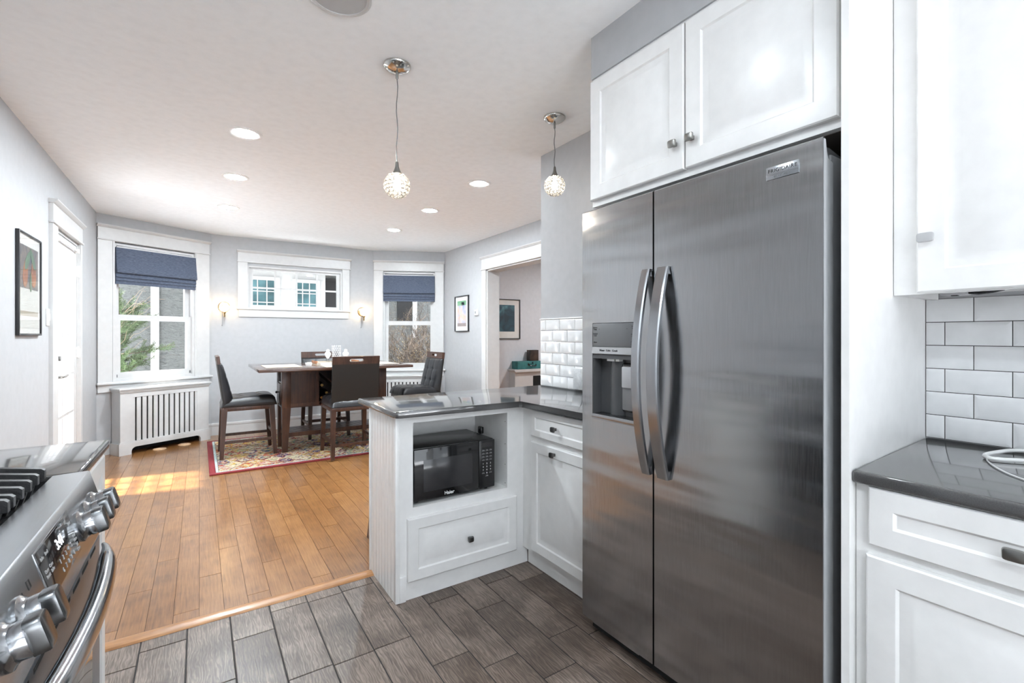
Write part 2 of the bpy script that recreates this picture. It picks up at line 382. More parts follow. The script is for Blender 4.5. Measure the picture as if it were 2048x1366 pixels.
    def pad(s, f_top, f_bot, n=24, m=24):
        T = [[s.v(f_top(-1 + 2 * i / n, -1 + 2 * j / m)) for j in range(m + 1)] for i in range(n + 1)]
        B = [[s.v(f_bot(-1 + 2 * i / n, -1 + 2 * j / m)) for j in range(m + 1)] for i in range(n + 1)]
        for i in range(n):
            for j in range(m):
                s.bm.faces.new((T[i][j], T[i + 1][j], T[i + 1][j + 1], T[i][j + 1]))
                s.bm.faces.new((B[i][j + 1], B[i + 1][j + 1], B[i + 1][j], B[i][j]))
        for i in range(n):
            s.bm.faces.new((T[i + 1][0], T[i][0], B[i][0], B[i + 1][0])); s.bm.faces.new((T[i][m], T[i + 1][m], B[i + 1][m], B[i][m]))
        for j in range(m):
            s.bm.faces.new((T[0][j], T[0][j + 1], B[0][j + 1], B[0][j])); s.bm.faces.new((T[n][j + 1], T[n][j], B[n][j], B[n][j + 1]))
        return s
    def front(s, w, h, t, rail=0.055, raised=True, M=None):
        """routed cabinet front in local x (0..w), y (0..h), z outwards; set s.M first or pass M"""
        old = s.M
        if M is not None: s.M = M
        lp = [(0, 0), (0, t - 0.004), (0.004, t), (rail, t), (rail + 0.006, t - 0.006)]
        if raised: lp += [(rail + 0.026, t - 0.006), (rail + 0.038, t - 0.001)]
        s.loops([[(i, i, d), (w - i, i, d), (w - i, h - i, d), (i, h - i, d)] for i, d in lp])
        s.M = old
        return s
    def stadium_plate(s, w, h, sw, sh, t, N=32):
        """plate in local x,z with thickness along y and a stadium slot in its middle"""
        inn, out = [], []
        for k in range(N):
            a = 2 * PI * k / N
            c, d = math.cos(a), math.sin(a)
            q = min((w / 2) / abs(c) if abs(c) > 1e-6 else 1e9, (h / 2) / abs(d) if abs(d) > 1e-6 else 1e9)
            out.append((c * q, d * q))
            r = sh / 2; L = sw / 2 - r
            # ray / stadium
            tt = 0.0
            for _ in range(60):
                px, pz = c * tt, d * tt
                dx = max(abs(px) - L, 0); dist = math.hypot(dx, pz) - r
                if dist > -1e-5: break
                tt += max(-dist, 1e-4)
            inn.append((c * tt, d * tt))
        for k in range(4):   # put the true corners on the outline
            cx, cz = ((w / 2, h / 2), (-w / 2, h / 2), (-w / 2, -h / 2), (w / 2, -h / 2))[k]
            i = min(range(N), key=lambda q: math.hypot(out[q][0] - cx, out[q][1] - cz)); out[i] = (cx, cz)
        F_i = [s.v((x, 0, z)) for x, z in inn]; F_o = [s.v((x, 0, z)) for x, z in out]
        B_i = [s.v((x, t, z)) for x, z in inn]; B_o = [s.v((x, t, z)) for x, z in out]
        for i in range(N):
            j = (i + 1) % N
            for q in ((F_o[i], F_o[j], F_i[j], F_i[i]), (B_i[i], B_i[j], B_o[j], B_o[i]), (F_i[i], F_i[j], B_i[j], B_i[i]), (F_o[j], F_o[i], B_o[i], B_o[j])):
                s.bm.faces.new(q)
        return s
    def build(s, name, mat, parent=None, smooth=38, local=False):
        bm = s.bm
        if parent is not None and not local: bm.transform(WM[parent.name].inverted())
        bmesh.ops.recalc_face_normals(bm, faces=bm.faces[:])
        me = bpy.data.meshes.new(name); bm.to_mesh(me); bm.free()
        me.materials.append(M[mat] if isinstance(mat, str) else mat)
        if smooth:
            me.shade_smooth(); me.set_sharp_from_angle(angle=math.radians(smooth))
        o = bpy.data.objects.new(name, me); COL.objects.link(o)
        if parent is not None:
            o.parent = parent; WM[o.name] = WM[parent.name]
        else: WM[o.name] = Matrix()
        return o

def tag(o, label, cat, group=None, kind=None):
    o['label'] = label; o['category'] = cat
    if group: o['group'] = group
    if kind: o['kind'] = kind
    return o
def thing(name, label, cat, loc=(0, 0, 0), rotz=0.0, group=None, kind=None):
    o = bpy.data.objects.new(name, None); COL.objects.link(o)
    o.location = loc; o.rotation_euler = (0, 0, rotz); o.empty_display_size = 0.1
    WM[o.name] = Matrix.Translation(loc) @ Matrix.Rotation(rotz, 4, 'Z')
    if label: tag(o, label, cat, group)
    if kind: o['kind'] = kind
    return o
def struct(name, mb, mat, smooth=38):
    o = mb.build(name, mat, None, smooth); o['kind'] = 'structure'; return o
def struct_root(name, loc=(0, 0, 0), rotz=0.0): return thing(name, None, None, loc, rotz, kind='structure')
def copy_tree(o, parent=None):
    c = o.copy(); COL.objects.link(c)
    if parent is not None: c.parent = parent
    for ch in list(o.children): copy_tree(ch, c)
    return c
def frame(o, x, y):
    """matrix with origin o, local x, local y and z = x cross y"""
    x = Vector(x).normalized(); y = Vector(y).normalized(); z = x.cross(y)
    m = Matrix((x, y, z)).transposed().to_4x4(); m.translation = Vector(o); return m
def text(body, size, mat, parent, mtx, name='lettering', align='CENTER', depth=0.0006, space=1.0, bold=0.0):
    cu = bpy.data.curves.new('tmp_text', 'FONT'); cu.body = body; cu.size = size; cu.align_x = align; cu.align_y = 'CENTER'
    cu.extrude = depth; cu.space_character = space; cu.offset = bold
    ob = bpy.data.objects.new('tmp_text', cu); COL.objects.link(ob)
    dg = bpy.context.evaluated_depsgraph_get(); dg.update()
    me = bpy.data.meshes.new_from_object(ob.evaluated_get(dg))
    bpy.data.objects.remove(ob); bpy.data.curves.remove(cu)
    me.transform(WM[parent.name].inverted() @ mtx)
    me.name = name; me.materials.clear(); me.materials.append(M[mat])
    o = bpy.data.objects.new(name, me); COL.objects.link(o); o.parent = parent; WM[o.name] = WM[parent.name]
    return o
UX, UY, UZ = (1, 0, 0), (0, 1, 0), (0, 0, 1)
def face_mx(x, y, z): return frame((x, y, z), (0, -1, 0), UZ)      # looking along +X: right is -Y
def face_my(x, y, z): return frame((x, y, z), UX, UZ)              # faces -Y

def superell(w, h, n=4.0, N=20):
    out = []
    for k in range(N):
        a = 2 * PI * k / N + PI / N; c, d = math.cos(a), math.sin(a)
        out.append((math.copysign(abs(c) ** (2 / n), c) * w / 2, math.copysign(abs(d) ** (2 / n), d) * h / 2))
    return out
def knob(parent, mtx, mat='knob', w=0.032, h=0.026):
    """square pillow knob: mtx z points out of the front"""
    m = MB(mtx)
    m.box(-0.007, 0.007, -0.007, 0.007, 0, 0.018, 0.001)
    m.loops([[(x * k, y * k, z) for x, y in superell(w, h, 5)] for k, z in ((0.8, 0.016), (1.0, 0.019), (1.0, 0.023), (0.9, 0.0265), (0.55, 0.028))])
    return m.build('knob', mat, parent)

# ------------------------------------------------------------------ key dimensions
CEIL = 2.51
XL, XR, XK = -0.88, 3.10, 2.01          # left wall, dining right wall, kitchen right wall
BL0, BL1 = Vector((-0.88, 6.38)), Vector((0.125, 6.94))
BR0, BR1 = Vector((2.15, 6.94)), Vector((3.10, 6.49))
YSTRIP = 2.45
YBACK = -2.4

# ------------------------------------------------------------------ floors
m = MB()
m.box(XL, XR, YSTRIP, 7.0, -0.06, -0.004)
struct('floor_gaps', m, P('board_gaps', (0.05, 0.022, 0.01), 0.9), 0)
m = MB()
PW = 0.0955
k0 = int(math.floor(XL / PW)) - 1
for k in range(k0, int(XR / PW) + 2):
    x0, x1 = k * PW, (k + 1) * PW
    if x1 < XL or x0 > XR: continue
    x0, x1 = max(x0, XL), min(x1, XR)
    ph = 2.565 + 0.3235 * ((k + 1) % 3)
    y = ph - 0.9705 * 2
    while y < 7.0:
        ya, yb = max(y, YSTRIP), min(y + 0.9705, 6.96)
        if yb - ya > 0.01: m.box(x0 + 0.0009, x1 - 0.0009, ya + 0.001, yb - 0.001, -0.01, 0.0)
        y += 0.9705
struct('floor', m, 'boards', 0)
m = MB()
m.box(XL, XK, YBACK, YSTRIP, -0.06, -0.0035)
g = struct('floor_grout', m, 'grout', 0)
m = MB()
TP = 0.1545; TLEN = 0.503
phases = {0: 1.847, 1: 1.633, 2: 1.518, 3: 1.853, 4: 1.52, 5: 1.95, 6: 1.70, 7: 1.85, 8: 1.6, -1: 1.842, -2: 1.851, -3: 2.215, -4: 1.97, -5: 2.337, -6: 1.75, -7: 1.6, -8: 1.9, -9: 2.1, -10: 1.7}
for k in range(-10, 10):
    x0 = 0.576 + k * TP; x1 = x0 + TP
    if x1 < XL or x0 > XK: continue
    x0, x1 = max(x0, XL), min(x1, XK)
    y = phases.get(k, 1.8) - TLEN * 10
    while y < YSTRIP:
        ya, yb = max(y, YBACK), min(y + TLEN, YSTRIP)
        if yb - ya > 0.012: m.box(x0 + 0.0023, x1 - 0.0023, ya + 0.0023, yb - 0.0023, -0.02, -0.001, 0.0015, 1)
        y += TLEN
struct('floor_kitchen', m, 'plank_tile', 0)
m = MB(); m.prism([(2.415, 0.0), (2.425, 0.007), (2.44, 0.011), (2.465, 0.012), (2.475, 0.008), (2.482, 0.0005)], 'x', XL, 0.757)
struct('trim_1', m, 'strip')

# ------------------------------------------------------------------ ceiling and walls
CANS = [((0.24, 3.37), 'round recessed ceiling light, left row, nearest the kitchen'), ((0.24, 4.34), 'round recessed ceiling light, middle of the left row'), ((0.24, 5.40), 'round recessed ceiling light, left row, farthest from the kitchen'),
        ((1.94, 3.40), 'round recessed ceiling light, right row, nearest the kitchen'), ((1.94, 4.41), 'round recessed ceiling light, middle of the right row'), ((1.94, 5.46), 'round recessed ceiling light, right row, farthest from the kitchen'),
        ((0.30, 1.15), 'round recessed ceiling light between the range and the refrigerator'), ((-0.3, -0.3), 'round recessed ceiling light over the middle of the kitchen floor'), ((-0.35, -1.35), 'round recessed ceiling light at the back of the kitchen')]  # last three lamps are out of view, added to light the kitchen
CAN_DEPTH = 0.02
HH = 0.066      # half size of the cut-outs hidden behind the lamps' trim rings
m = MB()
gx = sorted({XL - 0.2, XR + 0.2} | {round(p[0] + q, 4) for p, _ in CANS for q in (-HH, HH)}); gy = sorted({YBACK - 0.2, 7.2} | {round(p[1] + q, 4) for p, _ in CANS for q in (-HH, HH)})
gv = {(i, j): m.v((x, y, CEIL)) for i, x in enumerate(gx) for j, y in enumerate(gy)}
for i in range(len(gx) - 1):
    for j in range(len(gy) - 1):
        cx, cy_ = (gx[i] + gx[i + 1]) / 2, (gy[j] + gy[j + 1]) / 2
        if not any(abs(cx - p[0]) < HH and abs(cy_ - p[1]) < HH for p, _ in CANS): m.bm.faces.new([gv[i, j], gv[i + 1, j], gv[i + 1, j + 1], gv[i, j + 1]])
m.box(XL - 0.2, XR + 0.2, YBACK - 0.2, 7.2, CEIL + 0.13, CEIL + 0.2)
struct('ceiling', m, 'ceiling', 0)
def wall_local(mb, L, holes, T=0.16, H=CEIL):
    """wall along local x with rectangular holes (s0,s1,z0,z1)"""
    xs = 0.0
    for s0, s1, z0, z1 in sorted(holes):
        mb.box(xs, s0, 0, T, 0, H)
        if z0 > 0: mb.box(s0, s1, 0, T, 0, z0)
        mb.box(s0, s1, 0, T, z1, H)
        xs = s1
    mb.box(xs, L, 0, T, 0, H)
    return mb
def wall_m(a, b):
    d = (b - a); ang = math.atan2(d.y, d.x)
    return Matrix.Translation((a.x, a.y, 0)) @ Matrix.Rotation(ang, 4, 'Z'), d.length, ang
# left wall (french door hole); local x runs along +Y, local y is -X
ML = frame((XL, YBACK, 0), UY, (-1, 0, 0))
m = MB(ML); DY0, DY1, DZ = 4.70, 5.49, 2.03
wall_local(m, 6.38 - YBACK, [(DY0 - YBACK, DY1 - YBACK, 0, DZ)]); struct('wall_left', m, 'wall', 0)
MBL, LBL, ABL = wall_m(BL0, BL1); MBC, LBC, ABC = wall_m(BL1, BR0); MBR, LBR, ABR = wall_m(BR0, BR1)
m = MB(MBL); wall_local(m, LBL, [(0.15, 0.95, 0.75, 2.235)]); struct('wall_bay_left', m, 'wall', 0)
m = MB(MBC); wall_local(m, LBC, [(0.394, 1.577, 1.60, 2.15)]); struct('wall_back', m, 'wall', 0)
m = MB(MBR); wall_local(m, LBR, [(0.145, 0.906, 0.735, 2.2)]); struct('wall_bay_right', m, 'wall', 0)
# corner posts closing the outside of the bay
m = MB()
for p, h in ((BL0, 0.22), (BL1, 0.1), (BR0, 0.1), (BR1, 0.22)):
    q = p + Vector((0, 0.085)) if p in (BL1, BR0) else p + Vector((-0.1 if p.x < 0 else 0.1, 0.12))
    m.lathe([(0.08, 0), (0.08, CEIL)], (q.x, q.y, 0), seg=10)
struct('wall_outer_corners', m, 'wall')
# right wall with the cased opening, partition, kitchen right wall, back of the kitchen
OY0, OY1, OZ = 3.85, 5.23, 2.10
m = MB(); T = 0.17
m.box(XR, XR + T, OY1, 6.56, 0, CEIL); m.box(XR, XR + T, 2.525, OY0, 0, CEIL); m.box(XR, XR + T, OY0, OY1, OZ, CEIL)
struct('wall_right', m, 'wall', 0)
m = MB(); m.box(XK, XR, 2.525, 2.645, 0, CEIL); struct('wall_partition', m, 'wall', 0)
m = MB(); m.box(XK, XK + 0.12, YBACK, 2.525, 0, CEIL); struct('wall_kitchen_right', m, 'wall', 0)
# unseen back of the kitchen; its wide glazed sliding door is added for daylight
m = MB(frame((XK, YBACK, 0), (-1, 0, 0), (0, -1, 0))); wall_local(m, XK - XL, [(0.2, 2.7, 0.04, 2.25)]); struct('wall_front', m, 'wall', 0)
m = MB(); gx0, gx1 = XK - 2.7, XK - 0.2
m.box(gx0, gx1, YBACK - 0.10, YBACK - 0.05, 0.04, 0.12); m.box(gx0, gx1, YBACK - 0.10, YBACK - 0.05, 2.18, 2.25)
for x in (gx0, (gx0 + gx1) / 2 - 0.035, gx1 - 0.07): m.box(x, x + 0.07, YBACK - 0.10, YBACK - 0.05, 0.12, 2.18)
w4 = struct('door_2', m, 'trim')
m = MB(); m.box(gx0 + 0.07, gx1 - 0.07, YBACK - 0.078, YBACK - 0.074, 0.12, 2.18); m.build('glass', 'glass', w4, 0)
# next room
m = MB(); m.box(XR + T, 6.2, 6.06, 6.2, 0, CEIL); struct('wall_next_room_back', m, 'other_wall', 0)
m = MB(); m.box(6.2, 6.35, 2.4, 6.2, 0, CEIL); struct('wall_next_room_side', m, 'other_wall', 0)
m = MB(); m.box(XR + T, 6.2, 2.4, 2.52, 0, CEIL); struct('wall_next_room_front', m, 'other_wall', 0)
m = MB(); m.box(XR, 6.3, 2.4, 6.2, -0.06, -0.002); struct('floor_next_room', m, 'strip', 0)
m = MB(); m.box(XR + 0.2, 6.35, 2.4, 6.2, CEIL, CEIL + 0.15); struct('ceiling_next_room', m, 'ceiling', 0)
# soffit over the refrigerator
m = MB(); m.box(1.392, XK, 0.533, 1.478, 2.332, CEIL); struct('wall_soffit', m, 'wall', 0)

# ------------------------------------------------------------------ baseboards
def baseboard(name, Mx, segs, h=0.15):
    m = MB(Mx)
    for a, b in segs: m.prism([(0, 0), (-0.017, 0), (-0.017, h - 0.035), (-0.022, h - 0.03), (-0.022, h - 0.006), (-0.016, h), (0, h)], 'x', a, b)
    return struct(name, m, 'trim')
baseboard('baseboard_left', ML, [(2.0 - YBACK, 4.545 - YBACK), (5.56 - YBACK, 6.375 - YBACK)])
baseboard('baseboard_bay_left', MBL, [(0.01, 0.105), (1.02, LBL)])
baseboard('baseboard_back', MBC, [(0.0, LBC)])
baseboard('baseboard_bay_right', MBR, [(0.0, 0.07), (0.985, LBR)])
MRW = frame((XR, 6.49, 0), (0, -1, 0), (1, 0, 0))
baseboard('baseboard_right', MRW, [(0.0, 6.49 - 5.34), (6.49 - OY0 + 0.11, 6.49 - 2.645)])

# ------------------------------------------------------------------ windows
def header(m, s0, s1, z0, z1):
    m.box(s0 + 0.012, s1 - 0.012, -0.024, 0, z0, z1 - 0.02)
    m.box(s0 + 0.004, s1 - 0.004, -0.034, 0, z0 - 0.004, z0 + 0.012, 0.003)
    m.prism([(0, z1), (-0.05, z1), (-0.05, z1 - 0.008), (-0.034, z1 - 0.026), (-0.024, z1 - 0.03), (0, z1 - 0.03)], 'x', s0, s1)
def double_hung(name, Mx, a, ang, co0, co1, o0, o1, zst, zo, hz0, hz1, meet):
    root = struct_root(name, (a.x, a.y, 0), ang)
    m = MB(Mx)
    m.box(co0, o0, -0.022, 0, zst, hz0); m.box(o1, co1, -0.022, 0, zst, hz0)
    m.box(o0 - 0.02, o0 - 0.008, -0.027, -0.02, zst, hz0); m.box(o1 + 0.008, o1 + 0.02, -0.027, -0.02, zst, hz0)
    header(m, co0 - 0.012, co1 + 0.012, hz0, hz1)
    m.build('casing', 'trim', root)
    m = MB(Mx)   # jamb liner
    m.box(o0, o0 + 0.022, -0.002, 0.15, zst, zo); m.box(o1 - 0.022, o1, -0.002, 0.15, zst, zo); m.box(o0, o1, -0.002, 0.15, zo - 0.02, zo); m.box(o0, o1, 0.0, 0.15, zst - 0.01, zst + 0.028)
    m.build('jamb', 'trim', root)
    m = MB(Mx); m.box(co0 - 0.014, co1 + 0.03, -0.052, 0.01, zst - 0.026, zst, 0.006); m.build('sill', 'trim', root)
    m = MB(Mx); m.box(co0, co1, -0.02, 0, zst - 0.105, zst - 0.026); m.build('apron', 'trim', root)
    a0, a1 = o0 + 0.022, o1 - 0.022
    for nm, y0, z0, z1, br, tr in (('lower_sash', 0.03, zst + 0.02, meet + 0.03, 0.07, 0.06), ('upper_sash', 0.068, meet - 0.03, zo - 0.02, 0.06, 0.05)):
        m = MB(Mx); st = 0.048
        m.box(a0, a0 + st, y0, y0 + 0.034, z0, z1); m.box(a1 - st, a1, y0, y0 + 0.034, z0, z1)
        m.box(a0 + st, a1 - st, y0, y0 + 0.034, z0, z0 + br); m.box(a0 + st, a1 - st, y0, y0 + 0.034, z1 - tr, z1)
        sash = m.build(nm, 'trim', root)
        m = MB(Mx); m.box(a0 + st - 0.005, a1 - st + 0.005, y0 + 0.015, y0 + 0.019, z0 + br - 0.005, z1 - tr + 0.005); m.build('pane', 'glass', sash, 0)
        if nm == 'lower_sash':
            m = MB(Mx)
            for x in (a0 + 0.012, a1 - 0.012): m.box(x - 0.008, x + 0.008, y0 - 0.006, y0, z0 + 0.02, z0 + 0.05, 0.002)
            m.build('sash_latch', 'grey_plastic', sash)
    return root
double_hung('window_1', MBL, BL0, ABL, 0.004, 1.115, 0.15, 0.95, 0.758, 2.225, 2.243, 2.40, 1.44)
double_hung('window_3', MBR, BR0, ABR, 0.012, 1.035, 0.145, 0.906, 0.742, 2.195, 2.212, 2.362, 1.435)
def roman_shade(label, Mx, a, ang, s0, s1, zt):
    root = thing('roman_shade', label, 'window shade', (a.x, a.y, 0), ang, 'blue roman shades')
    m = MB(Mx)
    y = -0.028
    prof = [(y + 0.02, zt), (y, zt), (y - 0.018, zt - 0.15), (y - 0.034, zt - 0.262), (y - 0.024, zt - 0.27), (y + 0.002, zt - 0.262), (y - 0.004, zt - 0.29), (y - 0.012, zt - 0.312), (y - 0.006, zt - 0.318), (y + 0.004, zt - 0.31),
            (y, zt - 0.33), (y - 0.006, zt - 0.346), (y + 0.0, zt - 0.352), (y + 0.006, zt - 0.345), (y + 0.004, zt - 0.385), (y + 0.016, zt - 0.385)]
    m.prism(prof, 'x', s0, s1); m.build('cloth', 'shade', root, 25)
    m = MB(Mx); m.box(s0 + 0.01, s1 - 0.01, y - 0.004 + 0.008, y + 0.03, zt + 0.0005, zt + 0.012); m.build('headrail', 'trim', root)
roman_shade('blue woven roman shade half drawn over the left window beside the glazed door', MBL, BL0, ABL, 0.155, 0.953, 2.178)
roman_shade('blue woven roman shade half drawn over the right window by the striped print', MBR, BR0, ABR, 0.15, 0.902, 2.142)
# middle hopper window
root = struct_root('window_2', (BL1.x, BL1.y, 0), ABC)
m = MB(MBC)
m.box(0.285, 0.394, -0.022, 0, 1.60, 2.192); m.box(1.577, 1.675, -0.022, 0, 1.60, 2.192); header(m, 0.272, 1.697, 2.192, 2.342)
m.build('casing', 'trim', root)
m = MB(MBC); m.box(0.275, 1.685, -0.04, 0.01, 1.582, 1.602, 0.005); m.build('sill', 'trim', root)
m = MB(MBC); m.box(0.295, 1.665, -0.02, 0, 1.488, 1.582); m.build('apron', 'trim', root)
m = MB(MBC); m.box(0.394, 0.414, 0, 0.14, 1.6, 2.15); m.box(1.557, 1.577, 0, 0.14, 1.6, 2.15); m.box(0.414, 1.557, 0, 0.14, 2.132, 2.15); m.box(0.414, 1.557, 0, 0.14, 1.6, 1.615); m.build('jamb', 'trim', root)
m = MB(MBC); y0, y1 = 0.04, 0.075; g0, g1, h0, h1 = 0.458, 1.513, 1.648, 2.105
m.box(0.414, g0, y0, y1, 1.615, 2.132); m.box(g1, 1.557, y0, y1, 1.615, 2.132); m.box(g0, g1, y0, y1, 1.615, h0); m.box(g0, g1, y0, y1, h1, 2.132)
sash = m.build('sash', 'trim', root)
m = MB(MBC)
for k in (1, 2, 3):
    x = g0 + (g1 - g0) * k / 4; m.box(x - 0.011, x + 0.011, y0 + 0.004, y1 - 0.004, h0, h1)
zc = (h0 + h1) / 2 - 0.002; m.box(g0, g1, y0 + 0.006, y1 - 0.006, zc - 0.011, zc + 0.011)
m.build('muntin_grid', 'trim', sash)
m = MB(MBC); m.box(g0 - 0.004, g1 + 0.004, 0.055, 0.059, h0 - 0.004, h1 + 0.004); m.build('pane', 'glass', sash, 0)

# ------------------------------------------------------------------ french door on the left wall
root = struct_root('door_1', (XL, DY0, 0), 0)
m = MB(ML)
def yb(v): return v - YBACK
m.box(yb(4.548), yb(DY0), -0.022, 0, 0, 2.05); m.box(yb(DY1), yb(5.552), -0.022, 0, 0, 2.05)
header(m, yb(4.535), yb(5.565), 2.045, 2.21)
m.build('casing', 'trim', root)
m = MB(ML); m.box(yb(DY0), yb(DY0) + 0.012, 0, 0.14, 0, DZ); m.box(yb(DY1) - 0.012, yb(DY1), 0, 0.14, 0, DZ); m.box(yb(DY0), yb(DY1), 0, 0.14, DZ - 0.012, DZ); m.build('jamb', 'trim', root)
s0, s1 = yb(DY0) + 0.014, yb(DY1) - 0.014; gy0, gy1 = yb(4.80), yb(5.375); gz = [0.294 + 0.318 * k for k in range(6)]
m = MB(ML); d0, d1 = 0.006, 0.046
m.box(s0, gy0, d0, d1, 0.008, 2.012); m.box(gy1, s1, d0, d1, 0.008, 2.012); m.box(gy0, gy1, d0, d1, 0.008, gz[0]); m.box(gy0, gy1, d0, d1, gz[5], 2.012)
slab = m.build('door_slab', 'trim', root)
m = MB(ML)
for k in range(1, 5): m.box(gy0, gy1, d0 + 0.002, d1, gz[k] - 0.011, gz[k] + 0.011)
for k in (1, 2):
    y = gy0 + (gy1 - gy0) * k / 3; m.box(y - 0.0105, y + 0.0105, d0 + 0.003, d1 - 0.001, gz[0] - 0.002, gz[5] + 0.002)
m.build('muntin_grid', 'trim', slab)
m = MB(ML); m.box(gy0, gy1, 0.024, 0.028, gz[0], gz[5]); m.build('pane', 'glass', slab, 0)
m = MB(ML)
m.box(yb(4.742) - 0.018, yb(4.742) + 0.018, d0 - 0.012, d0, 0.90, 0.965, 0.003); m.lathe([(0.011, d0 - 0.045), (0.011, d0 - 0.01)], (yb(4.742), 0, 0.932), 'y', 14)
m.tube([(yb(4.742), d0 - 0.04, 0.932), (yb(4.775), d0 - 0.052, 0.935), (yb(4.85), d0 - 0.05, 0.94)], 0.008, 8)
m.build('lever_handle', 'chrome', root)
m = MB(ML); m.lathe([(0.026, d0), (0.026, d0 - 0.012), (0.018, d0 - 0.016)], (yb(4.742), 0, 1.072), 'y', 20); m.box(yb(4.742) - 0.005, yb(4.742) + 0.005, d0 - 0.034, d0 - 0.014, 1.055, 1.09, 0.002); m.build('deadbolt', 'knob', root)
for z in (1.80, 1.10, 0.25):
    m = MB(ML); m.box(yb(5.475), yb(5.495), -0.004, 0.006, z - 0.045, z + 0.045, 0.002); m.lathe([(0.006, z - 0.05), (0.006, z + 0.05)], (yb(5.486), -0.006, 0), 'z', 10); m.build('hinge', 'plastic', root)
m = MB(ML); m.tube([(yb(4.80), -0.012, 1.965), (yb(5.40), -0.012, 1.965)], 0.006, 8); m.box(yb(4.765), yb(4.80), -0.024, 0.006, 1.95, 1.985, 0.003); m.box(yb(5.40), yb(5.43), -0.024, 0.006, 1.95, 1.985, 0.003); m.build('curtain_rod', 'plastic', slab)

# cased opening in the right wall
m = MB()
m.box(XR - 0.022, XR, OY1, OY1 + 0.105, 0, 2.10); m.box(XR - 0.022, XR, OY0 - 0.105, OY0, 0, 2.10)
m.M = MRW; header(m, 6.49 - OY1 - 0.12, 6.49 - OY0 + 0.12, 2.10, 2.268); m.M = Matrix()
m.box(XR - 0.005, XR + T + 0.005, OY1 - 0.02, OY1 + 0.0, 0, OZ); m.box(XR - 0.005, XR + T + 0.005, OY0, OY0 + 0.02, 0, OZ); m.box(XR - 0.005, XR + T + 0.005, OY0, OY1, OZ - 0.02, OZ)
struct('trim_2', m, 'trim')

# ------------------------------------------------------------------ radiator covers
def radiator_cover(label, Mx, a, ang, s0, s1, nslot, sl0, sl1, top=0.695, yf=-0.2):
    root = thing('radiator_cover', label, 'radiator cover', (a.x, a.y, 0), ang, 'white slatted radiator covers')
    b0, b1 = s0 + 0.02, s1 - 0.02; t = 0.02
    m = MB(Mx)
    m.box(b0, b0 + t, yf, -0.024, 0, top - 0.03); m.build('side_panel', 'trim', root)
    m = MB(Mx); m.box(b1 - t, b1, yf, -0.024, 0, top - 0.03); m.build('side_panel', 'trim', root)
    m = MB(Mx)
    m.box(b0 + t, sl0, yf, yf + t, 0.12, top - 0.05); m.box(sl1, b1 - t, yf, yf + t, 0.12, top - 0.05)
    zb, zt = 0.128, top - 0.1
    m.box(sl0, sl1, yf, yf + t, zt, top - 0.05)
    p = (sl1 - sl0) / nslot
    for k in range(nslot + 1):
        c = sl0 + p * k; m.box(max(sl0, c - p / 2 + 0.008), min(sl1, c + p / 2 - 0.008), yf + 0.005, yf + t, zb - 0.01, zt + 0.001)
    m.build('grille', 'trim', root)
    m = MB(Mx)      # base board with the arched cut-out
    ar = 0.045; a0, a1 = sl0 - 0.02, sl1 + 0.035; yy = yf - 0.012
    arch = [(s0 + 0.005, 0), (a0, 0)]
    arch += [(a0 + ar * (1 - math.cos(q * PI / 12)), 0.03 + ar * math.sin(q * PI / 12)) for q in range(7)]
    arch += [(a1 - ar * (1 - math.cos(q * PI / 12)), 0.03 + ar * math.sin(q * PI / 12)) for q in range(6, -1, -1)]
    arch += [(a1, 0), (s1 - 0.005, 0), (s1 - 0.005, 0.118), (s0 + 0.005, 0.118)]
    m.prism(arch, 'y', yy, yf + t)
    m.prism([(s0 + 0.008, 0.118), (s1 - 0.008, 0.118), (s1 - 0.014, 0.134), (s0 + 0.014, 0.134)], 'y', yy + 0.003, yf + t)
    m.box(s0 + 0.005, b0, yf, -0.024, 0, 0.118); m.box(b1, s1 - 0.005, yf, -0.024, 0, 0.118)
    m.build('plinth', 'trim', root)
    m = MB(Mx)
    for i, (z0, z1) in enumerate(((top - 0.05, top - 0.036), (top - 0.036, top - 0.02), (top - 0.02, top))):
        q = (0.014, 0.008, 0.0)[i]
        m.box(s0 + q, s1 - q, yf - 0.03 + q * 1.4, -0.024, z0, z1, 0.004)
    m.build('top_shelf', 'trim', root)
    m = MB(Mx); m.box(b0 + t, b1 - t, -0.06, -0.05, 0.01, top - 0.06); m.box(b0 + t, b1 - t, yf + t + 0.004, -0.05, top - 0.075, top - 0.055)
    for k in range(12):
        c = b0 + 0.08 + (b1 - b0 - 0.16) * k / 11; m.box(c - 0.022, c + 0.022, yf + 0.05, -0.07, 0.06, top - 0.1, 0.012, 1)
    m.build('radiator', 'cavity', root)  # fins plus black liner sheets that paint in the unlit inside
radiator_cover('white slatted radiator cover under the left window, nearest the glazed door', MBL, BL0, ABL, 0.10, 1.025, 12, 0.235, 0.872)
radiator_cover('white slatted radiator cover under the right window, behind the end chair', MBR, BR0, ABR, 0.075, 0.975, 12, 0.20, 0.84, 0.665, -0.16)
for k, (x, y, lb) in enumerate(((-0.36, 6.40, 'round pale wooden disc on floor under left radiator cover, nearer the glazed door'), (-0.14, 6.515, 'round pale wooden disc on floor under left radiator cover, nearer the rug'))):
    m = MB(); m.lathe([(0.06, 0.0008), (0.06, 0.008), (0.056, 0.011), (0.022, 0.012), (0.02, 0.009)], (x, y, 0), seg=28); o = m.build('floor_disc', 'pale_wood'); tag(o, lb, 'wooden disc', 'wooden discs under the radiator cover')

